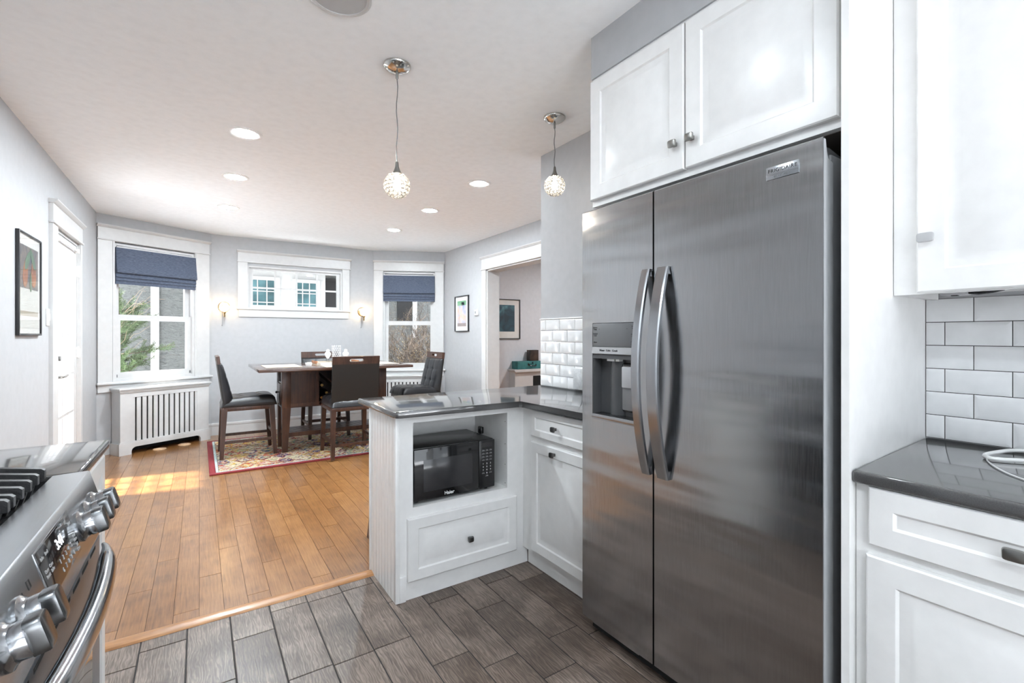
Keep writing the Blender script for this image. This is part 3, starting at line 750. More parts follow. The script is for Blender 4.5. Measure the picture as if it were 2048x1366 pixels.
# ------------------------------------------------------------------ refrigerator
fr = thing('refrigerator', 'tall stainless side-by-side refrigerator with ice dispenser beside the white panel', 'refrigerator', (1.66, 1.016, 0))
FX = 1.337
m = MB(); m.box(1.398, 1.99, 0.566, 1.467, 0.03, 1.725, 0.006); m.build('cabinet', 'steel_side', fr)
m = MB(); m.box(1.40, 1.42, 0.57, 1.463, 0.012, 0.03); m.box(1.385, 1.41, 0.572, 1.461, 0.016, 0.07); m.build('kick_grille', 'cavity', fr)
for y in (0.62, 1.41):
    m = MB(); m.lathe([(0.018, 0), (0.018, 0.012), (0.008, 0.014), (0.008, 0.04)], (1.43, y, 0), seg=14); m.build('foot', 'black', fr)
def dprof(z0, z1, full): # side profile in x,z
    if full: return [(FX, z0 + 0.004), (FX, 1.751), (FX + 0.004, 1.755), (FX + 0.013, 1.755), (FX + 0.017, 1.735), (FX + 0.018, 1.722), (FX + 0.024, 1.708), (FX + 0.034, 1.702), (FX + 0.054, 1.70), (FX + 0.056, z0), (FX + 0.004, z0)]
    return [(FX, z0), (FX, z1), (FX + 0.056, z1), (FX + 0.056, z0)]
ZB, ZR0, ZR1 = 0.072, 0.905, 1.292
m = MB(); m.prism(dprof(ZB, 1.755, True), 'y', 0.561, 1.0995); rd = m.build('refrigerator_door', 'steel', fr)
m = MB(); m.prism([(FX + 0.003, ZB + 0.004), (FX + 0.003, 1.750), (FX + 0.012, 1.750), (FX + 0.018, 1.72), (FX + 0.026, 1.703), (FX + 0.054, 1.696), (FX + 0.054, ZB + 0.004)], 'y', 0.5592, 0.5612); m.build('door_edge', P('door_edge_light_grey', (0.42, 0.43, 0.44), 0.4), rd)
m = MB()
m.prism(dprof(ZB, 0, True), 'y', 1.1065, 1.168); m.prism(dprof(ZB, 0, True), 'y', 1.412, 1.472)
top = [(FX, ZR1)] + dprof(ZB, 0, True)[1:9] + [(FX + 0.056, ZR1)]
m.prism(top, 'y', 1.168, 1.412); m.prism(dprof(ZB, ZR0, False), 'y', 1.168, 1.412)
fd = m.build('freezer_door', 'steel', fr)
for nm, y0, par in (('handle', 1.128, fd), ('handle', 1.055, rd)):
    m = MB(); rings = []; n = 28; hw = 0.0175 if par is fd else 0.023
    for i in range(n + 1):
        t_ = i / n; z = 0.748 + 0.73 * t_
        xo = 1.322 - 0.058 * math.sin(PI * t_) ** 0.85
        th = 0.014
        rings.append([(xo + th, y0 - hw, z), (xo + 0.004, y0 - hw, z), (xo, y0 - hw + 0.004, z), (xo, y0 + hw - 0.004, z), (xo + 0.004, y0 + hw, z), (xo + th, y0 + hw, z)])
    m.loops(rings)
    for z in (0.752, 1.452): m.box(1.328, FX, y0 - hw + 0.003, y0 + hw - 0.003, z, z + 0.024)
    m.build(nm, 'steel_bright', par)
# ice and water dispenser
m = MB(); m.box(FX - 0.001, FX + 0.012, 1.17, 1.41, 1.197, 1.290, 0.002); dp = m.build('dispenser_panel', 'grey_plastic', fd)
m = MB(); m.prism([(FX - 0.003, 1.196), (FX - 0.007, 1.170), (FX + 0.006, 1.166), (FX + 0.012, 1.196)], 'y', 1.17, 1.41); m.build('button_strip', 'lgrey_plastic', fd)
m = MB()
m.box(FX + 0.048, FX + 0.052, 1.169, 1.411, 0.906, 1.29); m.box(FX + 0.0015, FX + 0.05, 1.4085, 1.4115, 0.906, 1.196); m.box(FX + 0.0015, FX + 0.05, 1.1685, 1.1715, 0.906, 1.196)
m.box(FX + 0.002, FX + 0.05, 1.17, 1.41, 1.150, 1.165); m.lathe([(0.04, 0.92), (0.04, 1.15)], (FX + 0.062, 1.315, 0), seg=20)
m.build('dispenser_recess', P('dark_grey_recess', (0.075, 0.077, 0.08), 0.3), fd)
m = MB(); m.prism([(FX - 0.006, 0.912), (FX - 0.004, 0.926), (FX + 0.002, 0.928), (FX + 0.05, 0.918), (FX + 0.05, 0.906), (FX - 0.003, 0.906)], 'y', 1.17, 1.411); tr = m.build('drip_tray', 'steel_bright', fd)
m = MB(); m.box(FX + 0.004, FX + 0.046, 1.18, 1.40, 0.922, 0.929); m.build('drip_grate', 'black', tr)
m = MB(); m.box(FX + 0.034, FX + 0.05, 1.185, 1.285, 0.945, 1.135, 0.008); m.build('paddle_surround', 'black', fd)
m = MB(); m.box(FX + 0.026, FX + 0.04, 1.193, 1.277, 0.953, 1.127, 0.006); m.build('ice_paddle', P('mid_grey_paddle', (0.2, 0.2, 0.205), 0.25), fd)
m = MB(); m.box(FX + 0.018, FX + 0.03, 1.215, 1.272, 1.04, 1.122, 0.005); m.build('water_paddle', P('pale_grey_paddle', (0.45, 0.45, 0.46), 0.25), fd)
m = MB(); m.box(FX + 0.01, FX + 0.03, 1.30, 1.34, 1.141, 1.15); m.box(FX + 0.01, FX + 0.03, 1.275, 1.293, 1.141, 1.15); m.build('nozzle', 'plastic', fd)
for body, y, z, s_ in (('Water', 1.352, 1.183, 0.011), ('Cube', 1.318, 1.183, 0.011), ('Crush', 1.283, 1.183, 0.011)):
    text(body, s_, 'black_text', fd, frame((FX - 0.0058, y, z), (0, -1, 0), (0.15, 0, 1)), 'button_lettering')
for body, y, z in (('Freezer\nTemp', 1.394, 1.270), ('Control\nLock', 1.394, 1.245), ('Alarm', 1.394, 1.215), ('+', 1.372, 1.267), ('-', 1.372, 1.25), ('+', 1.225, 1.267), ('-', 1.225, 1.25), ('Fast\nIce', 1.196, 1.272), ('Reset\nFilter', 1.196, 1.242), ('Power\nFreeze', 1.196, 1.213)):
    text(body, 0.0075, 'black_text', dp, face_mx(FX - 0.0012, y, z), 'panel_lettering')
# badge
m = MB(); m.box(FX - 0.003, FX, 0.618, 0.705, 1.678, 1.714, 0.0012); bd = m.build('badge', 'steel_plain', rd)
m = MB(); m.box(FX - 0.0034, FX - 0.0028, 0.6185, 0.7045, 1.6895, 1.6902); m.build('badge_line', 'grey_text', bd)
text('FRIGIDAIRE', 0.0138, 'black_text', bd, face_mx(FX - 0.0031, 0.661, 1.7015), 'brand_lettering', space=1.12)
text('GALLERY', 0.0072, 'grey_text', bd, face_mx(FX - 0.0031, 0.661, 1.684), 'brand_lettering', space=1.7)
m = MB(); m.prism([(1.362, 1.704), (1.362, 1.728), (1.37, 1.74), (1.40, 1.742), (1.47, 1.732), (1.47, 1.704)], 'y', 0.572, 0.65); m.build('hinge_cover', 'grey_plastic', fr)
m = MB(); m.prism([(1.362, 1.704), (1.362, 1.728), (1.37, 1.74), (1.40, 1.742), (1.47, 1.732), (1.47, 1.704)], 'y', 1.385, 1.46); m.build('hinge_cover', 'grey_plastic', fr)

# ------------------------------------------------------------------ cabinets on the right
uc = thing('wall_cabinet', 'white two-door wall cabinet directly above the refrigerator', 'cabinet', (1.7, 1.0, 1.79))
m = MB(); m.box(1.40, XK - 0.003, 0.534, 1.477, 1.788, 2.332); m.build('body', 'cab', uc)
m = MB(); m.box(1.425, XK - 0.004, 0.536, 1.475, 1.7865, 1.7885); m.build('underside', 'under_wood', uc)  # dark board added so the gap above the refrigerator looks shaded
dl = MB().front(0.462, 0.503, 0.02, 0.058, True, face_mx(1.40, 1.473, 1.812)).build('door', 'cab', uc, 25)
knob(dl, face_mx(1.38, 1.043, 1.905))
dr = MB().front(0.462, 0.503, 0.02, 0.058, True, face_mx(1.40, 1.005, 1.812)).build('door', 'cab', uc, 25)
knob(dr, face_mx(1.38, 0.975, 1.905))
m = MB(); m.prism([(1.348, 0.506), (XK - 0.002, 0.534), (XK - 0.002, 0.552), (1.348, 0.524)], 'z', 0.0, CEIL - 0.002); o = m.build('end_panel', 'cab', None, 0); tag(o, 'tall white side panel between refrigerator and right-hand counter', 'panel')
o2 = thing('wall_cabinet', 'white upper cabinet hanging over the right-hand counter with cable', 'cabinet', (1.85, 0.1, 1.36))
m = MB()
m.box(1.68, 1.70, -0.9, 0.5185, 1.357, CEIL - 0.004); m.box(1.70, XK - 0.008, 0.50, 0.519, 1.357, CEIL - 0.004); m.box(1.70, XK - 0.008, -0.9, -0.882, 1.357, CEIL - 0.004)
m.box(1.995, XK - 0.003, -0.882, 0.491, 1.372, CEIL - 0.004)
m.build('body', 'cab', o2)
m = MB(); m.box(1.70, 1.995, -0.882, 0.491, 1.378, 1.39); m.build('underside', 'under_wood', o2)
d_ = MB().front(0.47, 1.09, 0.02, 0.06, True, face_mx(1.68, 0.462, 1.36)).build('door', 'cab', o2, 25); knob(d_, face_mx(1.66, 0.437, 1.508), 'lgrey_plastic', 0.037, 0.026)
d_ = MB().front(0.47, 1.09, 0.02, 0.06, True, face_mx(1.68, -0.014, 1.36)).build('door', 'cab', o2, 25); knob(d_, face_mx(1.66, -0.45, 1.508), 'lgrey_plastic', 0.037, 0.026)
ub = thing('under_cabinet_lamp', 'small grey lamp fixture under the right-hand upper cabinet', 'light fixture', (1.9, 0.43, 1.36))
m = MB(); m.box(1.86, 1.93, 0.405, 0.462, 1.362, 1.377, 0.003); hs = m.build('housing', 'lgrey_plastic', ub)
m = MB(); m.box(1.875, 1.89, 0.425, 0.44, 1.3595, 1.3622); m.build('switch', 'black', ub)
m = MB(); m.tube([(1.895, 0.409, 1.370), (1.90, 0.385, 1.366), (1.92, 0.36, 1.370), (1.94, 0.34, 1.3765)], 0.005, 8); m.build('cord', 'black', ub)
# right base run
bc = thing('base_cabinet', 'white base cabinet with drawer and door right of the refrigerator panel', 'cabinet', (1.7, 0.1, 0))
m = MB(); m.box(1.39, XK - 0.003, -0.9, 0.5065, 0.10, 0.872); m.build('body', 'cab', bc)
m = MB(); m.box(1.46, 1.48, -0.9, 0.5065, 0, 0.10); m.build('toe_kick', 'cab', bc)
d_ = MB().front(0.5, 0.143, 0.02, 0.05, False, face_mx(1.39, 0.475, 0.727)).build('drawer', 'cab', bc, 25); knob(d_, face_mx(1.37, 0.222, 0.803), 'knob', 0.036, 0.026)
d_ = MB().front(0.5, 0.58, 0.02, 0.06, True, face_mx(1.39, 0.48, 0.122)).build('door', 'cab', bc, 25); knob(d_, face_mx(1.37, 0.03, 0.65), 'knob', 0.036, 0.026)
for z, hh in ((0.727, 0.143), (0.122, 0.58)): MB().front(0.4, hh, 0.02, 0.055, z < 0.5, face_mx(1.39, -0.04, z)).build('door' if z < 0.5 else 'drawer', 'cab', bc, 25)
m = MB(); m.prism([(1.362, -0.9), (XK - 0.003, -0.9), (XK - 0.003, 0.5325), (1.362, 0.5045)], 'z', 0.8725, 0.9055, 0.008, 3, True)
o = m.build('countertop', 'quartz'); tag(o, 'dark grey stone countertop on the right, under the hanging upper cabinet', 'countertop')
# tiles on the kitchen wall
def tiles(name, y_hi, y_lo, z0, rows, rh, seams, X=XK, TL_=0.152, sunk=0.002):
    m = MB()
    th = 0.008; gap = 0.0011
    for r in range(rows):
        y = y_hi; ys = [y_hi] + list(seams[r % 2])
        while ys[-1] - TL_ > y_lo - TL_ and ys[-1] > y_lo: ys.append(ys[-1] - TL_)
        for a, b in zip(ys, ys[1:]):
            b = max(b, y_lo)
            if a - b < 0.006: continue
            w, h = a - b - 2 * gap, rh - 2 * gap
            mx = face_mx(X - 0.001, a - gap, z0 + r * rh + gap)
            m.M = mx; i = min(0.014, w * 0.3)
            m.loops([[(0, 0, 0), (w, 0, 0), (w, h, 0), (0, h, 0)], [(0, 0, 0.0035), (w, 0, 0.0035), (w, h, 0.0035), (0, h, 0.0035)], [(i, i * 0.9, th), (w - i, i * 0.9, th), (w - i, h - i * 0.9, th), (i, h - i * 0.9, th)]])
    m.M = Matrix()
    o = struct(name, m, 'tile', 20)
    m = MB(); m.box(X - 0.003, X + 0.001, y_lo, y_hi, z0, z0 + rows * rh); o2 = m.build('grout', 'grout', o, 0)
    return o
tiles('wall_tile_right', 0.533, -0.9, 0.9065, 6, 0.0757, [[0.485], [0.417]])
tiles('wall_tile_back', 2.644, 1.485, 0.894, 6, 0.0765, [[2.507], [2.584]])
m = MB(); m.box(XK - 0.012, XK, 1.485, 2.645, 0.894 + 6 * 0.0765, 0.894 + 6 * 0.0765 + 0.008, 0.003); struct('trim_3', m, 'tile')
m = MB(); m.box(XK - 0.016, XK - 0.0095, 2.195, 2.285, 0.9, 1.035, 0.002); o = m.build('wall_plate', 'outlet'); tag(o, 'pale metal wall plate on the tiles just left of the refrigerator', 'wall plate')

# charging cable on the right counter
def catmull(pts, n=8):
    pts = [Vector(p) for p in pts]; P_ = [pts[0]] + pts + [pts[-1]]; out = []
    for i in range(1, len(P_) - 2):
        for k in range(n):
            t_ = k / n; a, b, c, d = P_[i - 1], P_[i], P_[i + 1], P_[i + 2]
            out.append(0.5 * ((2 * b) + (c - a) * t_ + (2 * a - 5 * b + 4 * c - d) * t_ * t_ + (3 * b - a - 3 * c + d) * t_ ** 3))
    return out + [pts[-1]]
cb = thing('charging_cable', 'white flat charging cable looped on the right-hand counter', 'cable', (1.85, 0.3, 0.906))
m = MB(); m.tube(catmull([(1.97, 0.02, 0.9115), (1.96, 0.16, 0.9115), (1.965, 0.26, 0.913), (1.935, 0.315, 0.914), (1.86, 0.343, 0.913), (1.80, 0.352, 0.912), (1.77, 0.338, 0.912), (1.775, 0.312, 0.912), (1.81, 0.27, 0.9125), (1.84, 0.19, 0.9125), (1.88, 0.05, 0.912)]), 0.0055, 8); m.build('thick_cable', 'cable', cb)
m = MB(); m.tube(catmull([(1.795, 0.345, 0.9085), (1.74, 0.335, 0.9085), (1.66, 0.30, 0.9085), (1.59, 0.25, 0.9085), (1.53, 0.17, 0.9085), (1.50, 0.05, 0.9085)]), 0.002, 6); m.build('thin_wire', 'cable', cb)
m = MB(); m.box(1.885, 1.925, 0.255, 0.285, 0.9065, 0.922, 0.004); m.build('plug', 'plastic', cb)

# ------------------------------------------------------------------ peninsula
pc = thing('peninsula_cabinet', 'white beadboard peninsula cabinet with open niche holding a microwave', 'cabinet', (1.13, 2.28, 0))
CT = 0.862
m = MB(); Yf, Yb = 2.10, 2.465
NX0, NX1, NZ0, NZ1 = 0.839, 1.370, 0.430, 0.830
m.box(0.775, NX0, Yf, Yb, 0.09, CT); m.box(NX1, 1.474, Yf, Yb, 0.09, CT); m.box(NX0, NX1, Yf, Yb, 0.09, NZ0); m.box(NX0, NX1, Yf, Yb, NZ1, CT); m.box(NX0, NX1, Yb - 0.012, Yb, NZ0, NZ1)
body = m.build('body', 'cab', pc, 0)
for z in (0.45, 0.55, 0.66, 0.78):
    m = MB(); m.lathe([(0.0022, 0.001), (0.0022, -0.0004)], (NX1 - 0.001, Yf + 0.02, z), 'x', 8); m.build('shelf_pin_hole', 'cavity', body)
m = MB()
n = 8; w = (Yb - 2.112) / n
m.box(0.752, 0.775, 2.095, 2.112, 0.0, CT, 0.002); m.box(0.757, 0.775, 2.112, Yb, 0.0, CT)
for k in range(n): m.box(0.752, 0.760, 2.112 + k * w + 0.0012, 2.112 + (k + 1) * w - 0.0012, 0.0, CT, 0.0018, 1)
m.box(0.744, 0.775, Yb - 0.004, Yb + 0.012, 0.0, CT, 0.003); m.build('beadboard_panel', 'cab', pc)
m = MB(); m.box(0.772, 0.802, 2.092, 2.106, 0.0, 0.12, 0.002); m.box(0.802, 1.505, 2.103, 2.115, 0.0, 0.089); m.build('toe_kick', 'cab', pc)
d_ = MB().front(0.612, 0.293, 0.02, 0.05, True, face_my(0.808, Yf, 0.091)).build('drawer', 'cab', pc, 25); knob(d_, face_my(1.128, Yf - 0.02, 0.226), 'dark_knob', 0.030, 0.028)
cc = thing('base_cabinet', 'white corner base cabinet with drawer and door left of the refrigerator', 'cabinet', (1.74, 1.8, 0))
m = MB(); m.box(1.475, XK - 0.003, 1.488, 2.6, 0.09, CT); m.build('body', 'cab', cc, 0)
m = MB(); m.box(1.507, 1.52, 1.488, 2.099, 0, 0.09); m.build('toe_kick', 'cab', cc)
d_ = MB().front(0.49, 0.138, 0.02, 0.035, False, face_mx(1.475, 2.005, 0.715)).build('drawer', 'cab', cc, 25); knob(d_, face_mx(1.455, 1.795, 0.782), 'dark_knob', 0.03, 0.026)
d_ = MB().front(0.49, 0.572, 0.02, 0.05, True, face_mx(1.475, 2.005, 0.114)).build('door', 'cab', cc, 25); knob(d_, face_mx(1.455, 1.805, 0.655), 'dark_knob', 0.03, 0.026)
m = MB()
cr = 0.03
poly = [(0.735 + cr, 2.055), (1.415, 2.055), (1.428, 2.042), (1.428, 1.486), (XK - 0.0095, 1.486), (XK - 0.0095, 2.648), (0.735, 2.648), (0.735, 2.055 + cr), (0.744, 2.064)]
m.prism(poly, 'z', 0.8625, 0.8935, 0.009, 3, True)
o = m.build('countertop', 'quartz'); tag(o, 'dark grey stone countertop on the peninsula, wrapping the tiled corner', 'countertop')

# microwave
mw = thing('microwave', 'black countertop microwave sitting in the peninsula niche', 'microwave', (1.075, 2.27, 0.431))
m = MB(); m.box(0.852, 1.302, 2.135, 2.43, 0.443, 0.697, 0.004); m.build('case', 'black', mw)
m = MB(); m.box(0.852, 1.206, 2.118, 2.136, 0.446, 0.694, 0.003); dr_ = m.build('door', 'black_gloss', mw)
m = MB(); m.box(0.90, 1.168, 2.1168, 2.1182, 0.485, 0.64, 0.0006); m.build('door_window', P('microwave_window', (0.03, 0.03, 0.032), 0.12), dr_)
m = MB(); m.box(1.209, 1.302, 2.118, 2.136, 0.446, 0.694, 0.003); cp = m.build('control_panel', 'black', mw)
text('Haier', 0.024, 'white_text', dr_, face_my(1.037, 2.1175, 0.462), 'brand_lettering', bold=0.0004)
keys = ['1', '2', '3', '4', '5', '6', '7', '8', '9', '', '0', '']
for i, kx in enumerate(keys):
    if kx: text(kx, 0.0105, 'white_text', cp, face_my(1.232 + (i % 3) * 0.022, 2.1175, 0.573 - (i // 3) * 0.0165), 'keypad_digit')
M['keyprint'] = P('keypad_print', (0.35, 0.35, 0.35), 0.5)
for x, z in [(1.232 + c * 0.022, 0.640 - r_ * 0.0165) for r_ in range(4) for c in range(3)] + [(1.232, 0.5225), (1.276, 0.5225), (1.254, 0.507)]:
    m = MB(); m.prism([(x - 0.008, z - 0.0005), (x + 0.008, z - 0.0005), (x + 0.008, z + 0.0005), (x + 0.006, z + 0.0005), (x + 0.006, z + 0.0052), (x - 0.006, z + 0.0052), (x - 0.006, z + 0.0042), (x + 0.005, z + 0.0042), (x + 0.005, z + 0.0005), (x - 0.008, z + 0.0005)], 'y', 2.1172, 2.1182); m.build('key_mark', 'keyprint', cp, 0)
m = MB(); m.box(1.222, 1.288, 2.1172, 2.1182, 0.658, 0.682); m.build('display', 'black_gloss', cp)
for x in (0.88, 1.27):
    for y in (2.16, 2.40):
        m = MB(); m.lathe([(0.01, 0.4303), (0.01, 0.444)], (x, y, 0), seg=12); m.build('foot', 'black', mw)
pg = thing('power_plug', 'dark plug on niche side wall behind the microwave', 'plug', (1.36, 2.36, 0.69))
m = MB(); m.box(1.348, 1.3695, 2.345, 2.385, 0.675, 0.715, 0.006); m.build('plug_body', 'black', pg); m = MB(); m.tube([(1.355, 2.365, 0.677), (1.35, 2.38, 0.64), (1.345, 2.41, 0.58), (1.335, 2.44, 0.5)], 0.0035, 6); m.build('cord', 'black', pg)

# backless stool tucked behind the peninsula
st = thing('bar_stool', 'dark wood stool leg peeking out behind the peninsula end', 'stool', (1.06, 2.74, 0))
m = MB(); m.box(0.90, 1.22, 2.60, 2.88, 0.58, 0.62, 0.012); m.build('seat', 'espresso', st)
for sx in (-1, 1):
    for sy in (-1, 1):
        m = MB(); m.leg((1.06 + sx * 0.125, 2.74 + sy * 0.105, 0.58), (1.06 + sx * 0.182, 2.74 + sy * 0.15, 0), 0.022, 0.022, 0.017, 0.017); m.build('leg', 'espresso', st)
m = MB(); m.box(0.925, 1.195, 2.622, 2.638, 0.24, 0.27); m.build('footrest', 'espresso', st)
m = MB(); m.box(0.925, 1.195, 2.842, 2.858, 0.24, 0.27); m.build('footrest', 'espresso', st)

# ------------------------------------------------------------------ left run: counter and range
lc = thing('base_cabinet', 'white base cabinet under the left counter next to the range', 'cabinet', (-0.56, 1.72, 0))
m = MB(); m.box(XL + 0.003, -0.262, 1.512, 1.925, 0.0, 0.883); m.build('body', 'cab', lc)
d_ = MB().front(0.38, 0.15, 0.02, 0.05, False, frame((-0.262, 1.525, 0.725), UY, UZ)).build('drawer', 'cab', lc, 25); knob(d_, frame((-0.242, 1.715, 0.80), UY, UZ))
d_ = MB().front(0.38, 0.60, 0.02, 0.055, True, frame((-0.262, 1.525, 0.11), UY, UZ)).build('door', 'cab', lc, 25); knob(d_, frame((-0.242, 1.56, 0.65), UY, UZ))
m = MB(); m.prism([(XL + 0.002, 1.5075), (-0.236, 1.5075), (-0.236, 1.936), (XL + 0.002, 1.936)], 'z', 0.8835, 0.915, 0.009, 3, True)
o = m.build('countertop', 'quartz'); tag(o, 'dark grey stone countertop on the left, beyond the gas range', 'countertop')

rg = thing('gas_range', 'stainless gas range with chunky knobs and black grates at left', 'range', (-0.54, 1.12, 0))
RY0, RY1 = 0.742, 1.503
m = MB(); m.box(XL + 0.004, -0.235, RY0, RY1, 0.05, 0.898); m.build('body', 'steel_side', rg)
for y in (RY0 + 0.06, RY1 - 0.06):
    for x in (-0.8, -0.3):
        m = MB(); m.lathe([(0.02, 0), (0.02, 0.052)], (x, y, 0), seg=12); m.build('foot', 'black', rg)
m = MB(); m.box(XL + 0.004, -0.283, RY0 + 0.002, RY1 - 0.002, 0.8985, 0.904, 0.001); ck = m.build('cooktop', 'black_gloss', rg)
m = MB()
LIP, BOT = (-0.219, 0.914), (-0.187, 0.800)
m.prism([(-0.284, 0.899), (-0.284, 0.914), (-0.222, 0.9165), LIP, BOT, (-0.190, 0.790), (-0.206, 0.779), (-0.234, 0.779), (-0.234, 0.899)], 'y', RY0, RY1)
cpn = m.build('control_panel', 'steel_plain', rg)
up = Vector((LIP[0] - BOT[0], 0, LIP[1] - BOT[1])); LP = up.length; up.normalize()
def pan(y, h, out=0.0):
    mx = frame((BOT[0], y, BOT[1]), UY, up); mx.translation = mx.translation + up * h + mx.to_3x3().col[2] * out; return mx
m = MB(pan(1.09, 0.0)); m.box(-0.075, 0.145, 0.022, 0.106, -0.001, 0.0012, 0.0008); bz = m.build('display_bezel', 'steel_bright', cpn)
m = MB(pan(1.09, 0.0)); m.box(-0.072, 0.142, 0.025, 0.103, 0.0008, 0.0022, 0.0006); dsp = m.build('display', 'black_gloss', cpn)
text('3:41', 0.026, 'clock', dsp, pan(1.135, 0.078, 0.0024), 'clock_digits')
for i, ch in enumerate('12345'): text(ch, 0.012, 'keyprint', dsp, pan(1.105 + i * 0.020, 0.052, 0.0024), 'keypad_digit')
for i, ch in enumerate('67890'): text(ch, 0.012, 'keyprint', dsp, pan(1.105 + i * 0.020, 0.036, 0.0024), 'keypad_digit')
for bd_, y, h in (('Broil', 1.062, 0.088), ('Bake', 1.036, 0.088), ('Conv\nBake', 1.062, 0.062), ('Conv\nRoast', 1.036, 0.062), ('Keep\nWarm', 1.216, 0.055), ('Self\nClean', 1.216, 0.036), ('Timer', 1.214, 0.085)):
    text(bd_, 0.0085, 'keyprint', dsp, pan(y, h, 0.0024), 'panel_lettering')
for y, lab in ((1.425, 1), (1.352, 1), (1.279, 1), (0.906, 1), (0.833, 1)):
    mx = pan(y, 0.055)
    m = MB(mx); m.lathe([(0.031, 0.0), (0.031, 0.004), (0.026, 0.008), (0.024, 0.012)], seg=28); m.build('knob_bezel', 'steel_bright', cpn)
    m = MB(mx)
    rings = [[(x * k_, y_ * k_, z) for x, y_ in superell(0.047, 0.047, 2.3, 28)] for k_, z in ((0.86, 0.009), (1, 0.011), (1, 0.024), (0.95, 0.027))]
    m.loops(rings)
    kb = m.build('control_knob', 'steel_bright', cpn)
    m = MB(mx); m.loops([[(x * k_, y_ * k_, z) for x, y_ in superell(0.034, 0.049, 5, 28)] for k_, z in ((1, 0.0255), (1, 0.040), (0.95, 0.0425), (0.86, 0.0435))]); m.build('grip', 'dark_steel', kb)
    text('Lo', 0.009, 'black_text', kb, mx @ frame((0.0, -0.0242, 0.0175), UX, UZ), 'knob_lettering')
m = MB(pan(0.965, 0.0))
for y in (0.0, 0.013): m.box(-0.006, 0.006, 0.072 + y, 0.0728 + y, 0.0002, 0.0008)
for x in (-0.006, 0.0052): m.box(x, x + 0.0008, 0.072, 0.0858, 0.0002, 0.0008)
m.box(-0.03, -0.0292, 0.04, 0.08, 0.0002, 0.0008); m.build('burner_marks', 'black_text', cpn)
m = MB(); m.box(-0.240, -0.2, RY0 + 0.003, RY1 - 0.003, 0.16, 0.765, 0.006); od = m.build('oven_door', mat_steel('oven_door_steel', (0.24, 0.265, 0.295), 0.42, 0.0, (260, 12, 260)), rg)
m = MB(); m.box(-0.2005, -0.1985, RY0 + 0.11, RY1 - 0.11, 0.30, 0.62, 0.0008); m.build('oven_window', 'black_gloss', od)
m = MB()
y = RY0 + 0.04
while y < RY1 - 0.06: m.box(-0.206, -0.1996, y, y + 0.06, 0.748, 0.756); y += 0.085
y = RY0 + 0.07
while y < RY1 - 0.06: m.box(-0.232, -0.204, y, y + 0.05, 0.766, 0.778); y += 0.085
m.build('vent_slots', 'cavity', od)
m = MB(); rings = []; n = 30
for i in range(n + 1):
    t_ = i / n; y = RY0 + 0.025 + (RY1 - RY0 - 0.05) * t_; s_ = math.sin(PI * t_)
    x = -0.190 + 0.033 * s_ ** 0.7; hz = 0.004 + 0.019 * min(1, (s_ * 2.0)) ; hx = 0.005 + 0.0125 * min(1, s_ * 1.8)
    rings.append([(x + hx * math.cos(a), y, 0.742 + hz * math.sin(a)) for a in [2 * PI * q / 14 for q in range(14)]])
m.loops(rings); m.build('oven_handle', 'steel_bright', od)
m = MB(); m.box(-0.240, -0.202, RY0 + 0.003, RY1 - 0.003, 0.055, 0.155, 0.005); m.build('drawer', 'steel_plain', rg)
# burners and grates
for x, y in ((-0.43, 0.90), (-0.43, 1.345), (-0.72, 0.90), (-0.72, 1.345), (-0.575, 1.122)):
    m = MB(); m.lathe([(0.045, 0.904), (0.045, 0.912), (0.034, 0.914), (0.034, 0.922), (0.03, 0.925)], (x, y, 0), seg=24); m.build('burner', 'iron', ck)
gw = (RY1 - RY0 - 0.03) / 3
for k in range(3):
    y0 = RY0 + 0.015 + k * gw; y1 = y0 + gw - 0.004
    m = MB()
    m.box(-0.32, -0.308, y0, y1, 0.915, 0.93); m.box(-0.86, -0.848, y0, y1, 0.915, 0.93)
    for q in range(5):
        yc = y0 + 0.014 + (y1 - y0 - 0.028) * q / 4; hb = 0.007
        m.prism([(-0.290, 0.918), (-0.290, 0.937), (-0.295, 0.941), (-0.36, 0.952), (-0.44, 0.952), (-0.455, 0.94), (-0.455, 0.925)], 'y', yc - hb, yc + hb)
        m.prism([(-0.68, 0.925), (-0.68, 0.952), (-0.82, 0.952), (-0.862, 0.942), (-0.866, 0.918)], 'y', yc - hb, yc + hb)
        if q in (0, 4): m.box(-0.70, -0.44, yc - hb, yc + hb, 0.928, 0.952)
        for xf in (-0.315, -0.852): m.box(xf - 0.007, xf + 0.007, yc - hb, yc + hb, 0.904, 0.92)
    m.box(-0.575 - 0.008, -0.575 + 0.008, y0 + 0.012, y1 - 0.012, 0.93, 0.951)
    m.build('grate', 'iron', ck)

# ------------------------------------------------------------------ ceiling fixtures
for (x, y), lb in CANS:
    r = thing('recessed_light', lb, 'ceiling light', (x, y, CEIL), 0, 'recessed ceiling lights')
    m = MB(); m.lathe([(0.097, CEIL - 0.0005), (0.096, CEIL - 0.004), (0.085, CEIL - 0.006), (0.066, CEIL - 0.004), (0.064, CEIL + 0.0), (0.062, CEIL + CAN_DEPTH + 0.01)], (x, y, 0), seg=40, cap0=False, cap1=True); m.build('trim_ring', 'baffle', r)
    m = MB(); m.lathe([(0.0605, CEIL + CAN_DEPTH), (0.0605, CEIL + 0.001), (0.055, CEIL - 0.004), (0.038, CEIL - 0.008), (0.015, CEIL - 0.010)], (x, y, 0), seg=20); m.build('lens', 'lens' if y > 2 else ('lens_kitchen' if y > -0.5 else 'lens_back'), r)
r = thing('recessed_light', 'round recessed ceiling light in the room through the doorway', 'ceiling light', (4.9, 4.6, CEIL), 0, 'recessed ceiling lights')  # out of view, added to brighten the next room
m = MB(); m.lathe([(0.088, CEIL - 0.0005), (0.088, CEIL - 0.004), (0.08, CEIL - 0.007), (0.068, CEIL - 0.005), (0.067, CEIL - 0.0005)], (4.9, 4.6, 0), seg=36, cap0=False, cap1=False); m.build('trim_ring', 'trim', r)
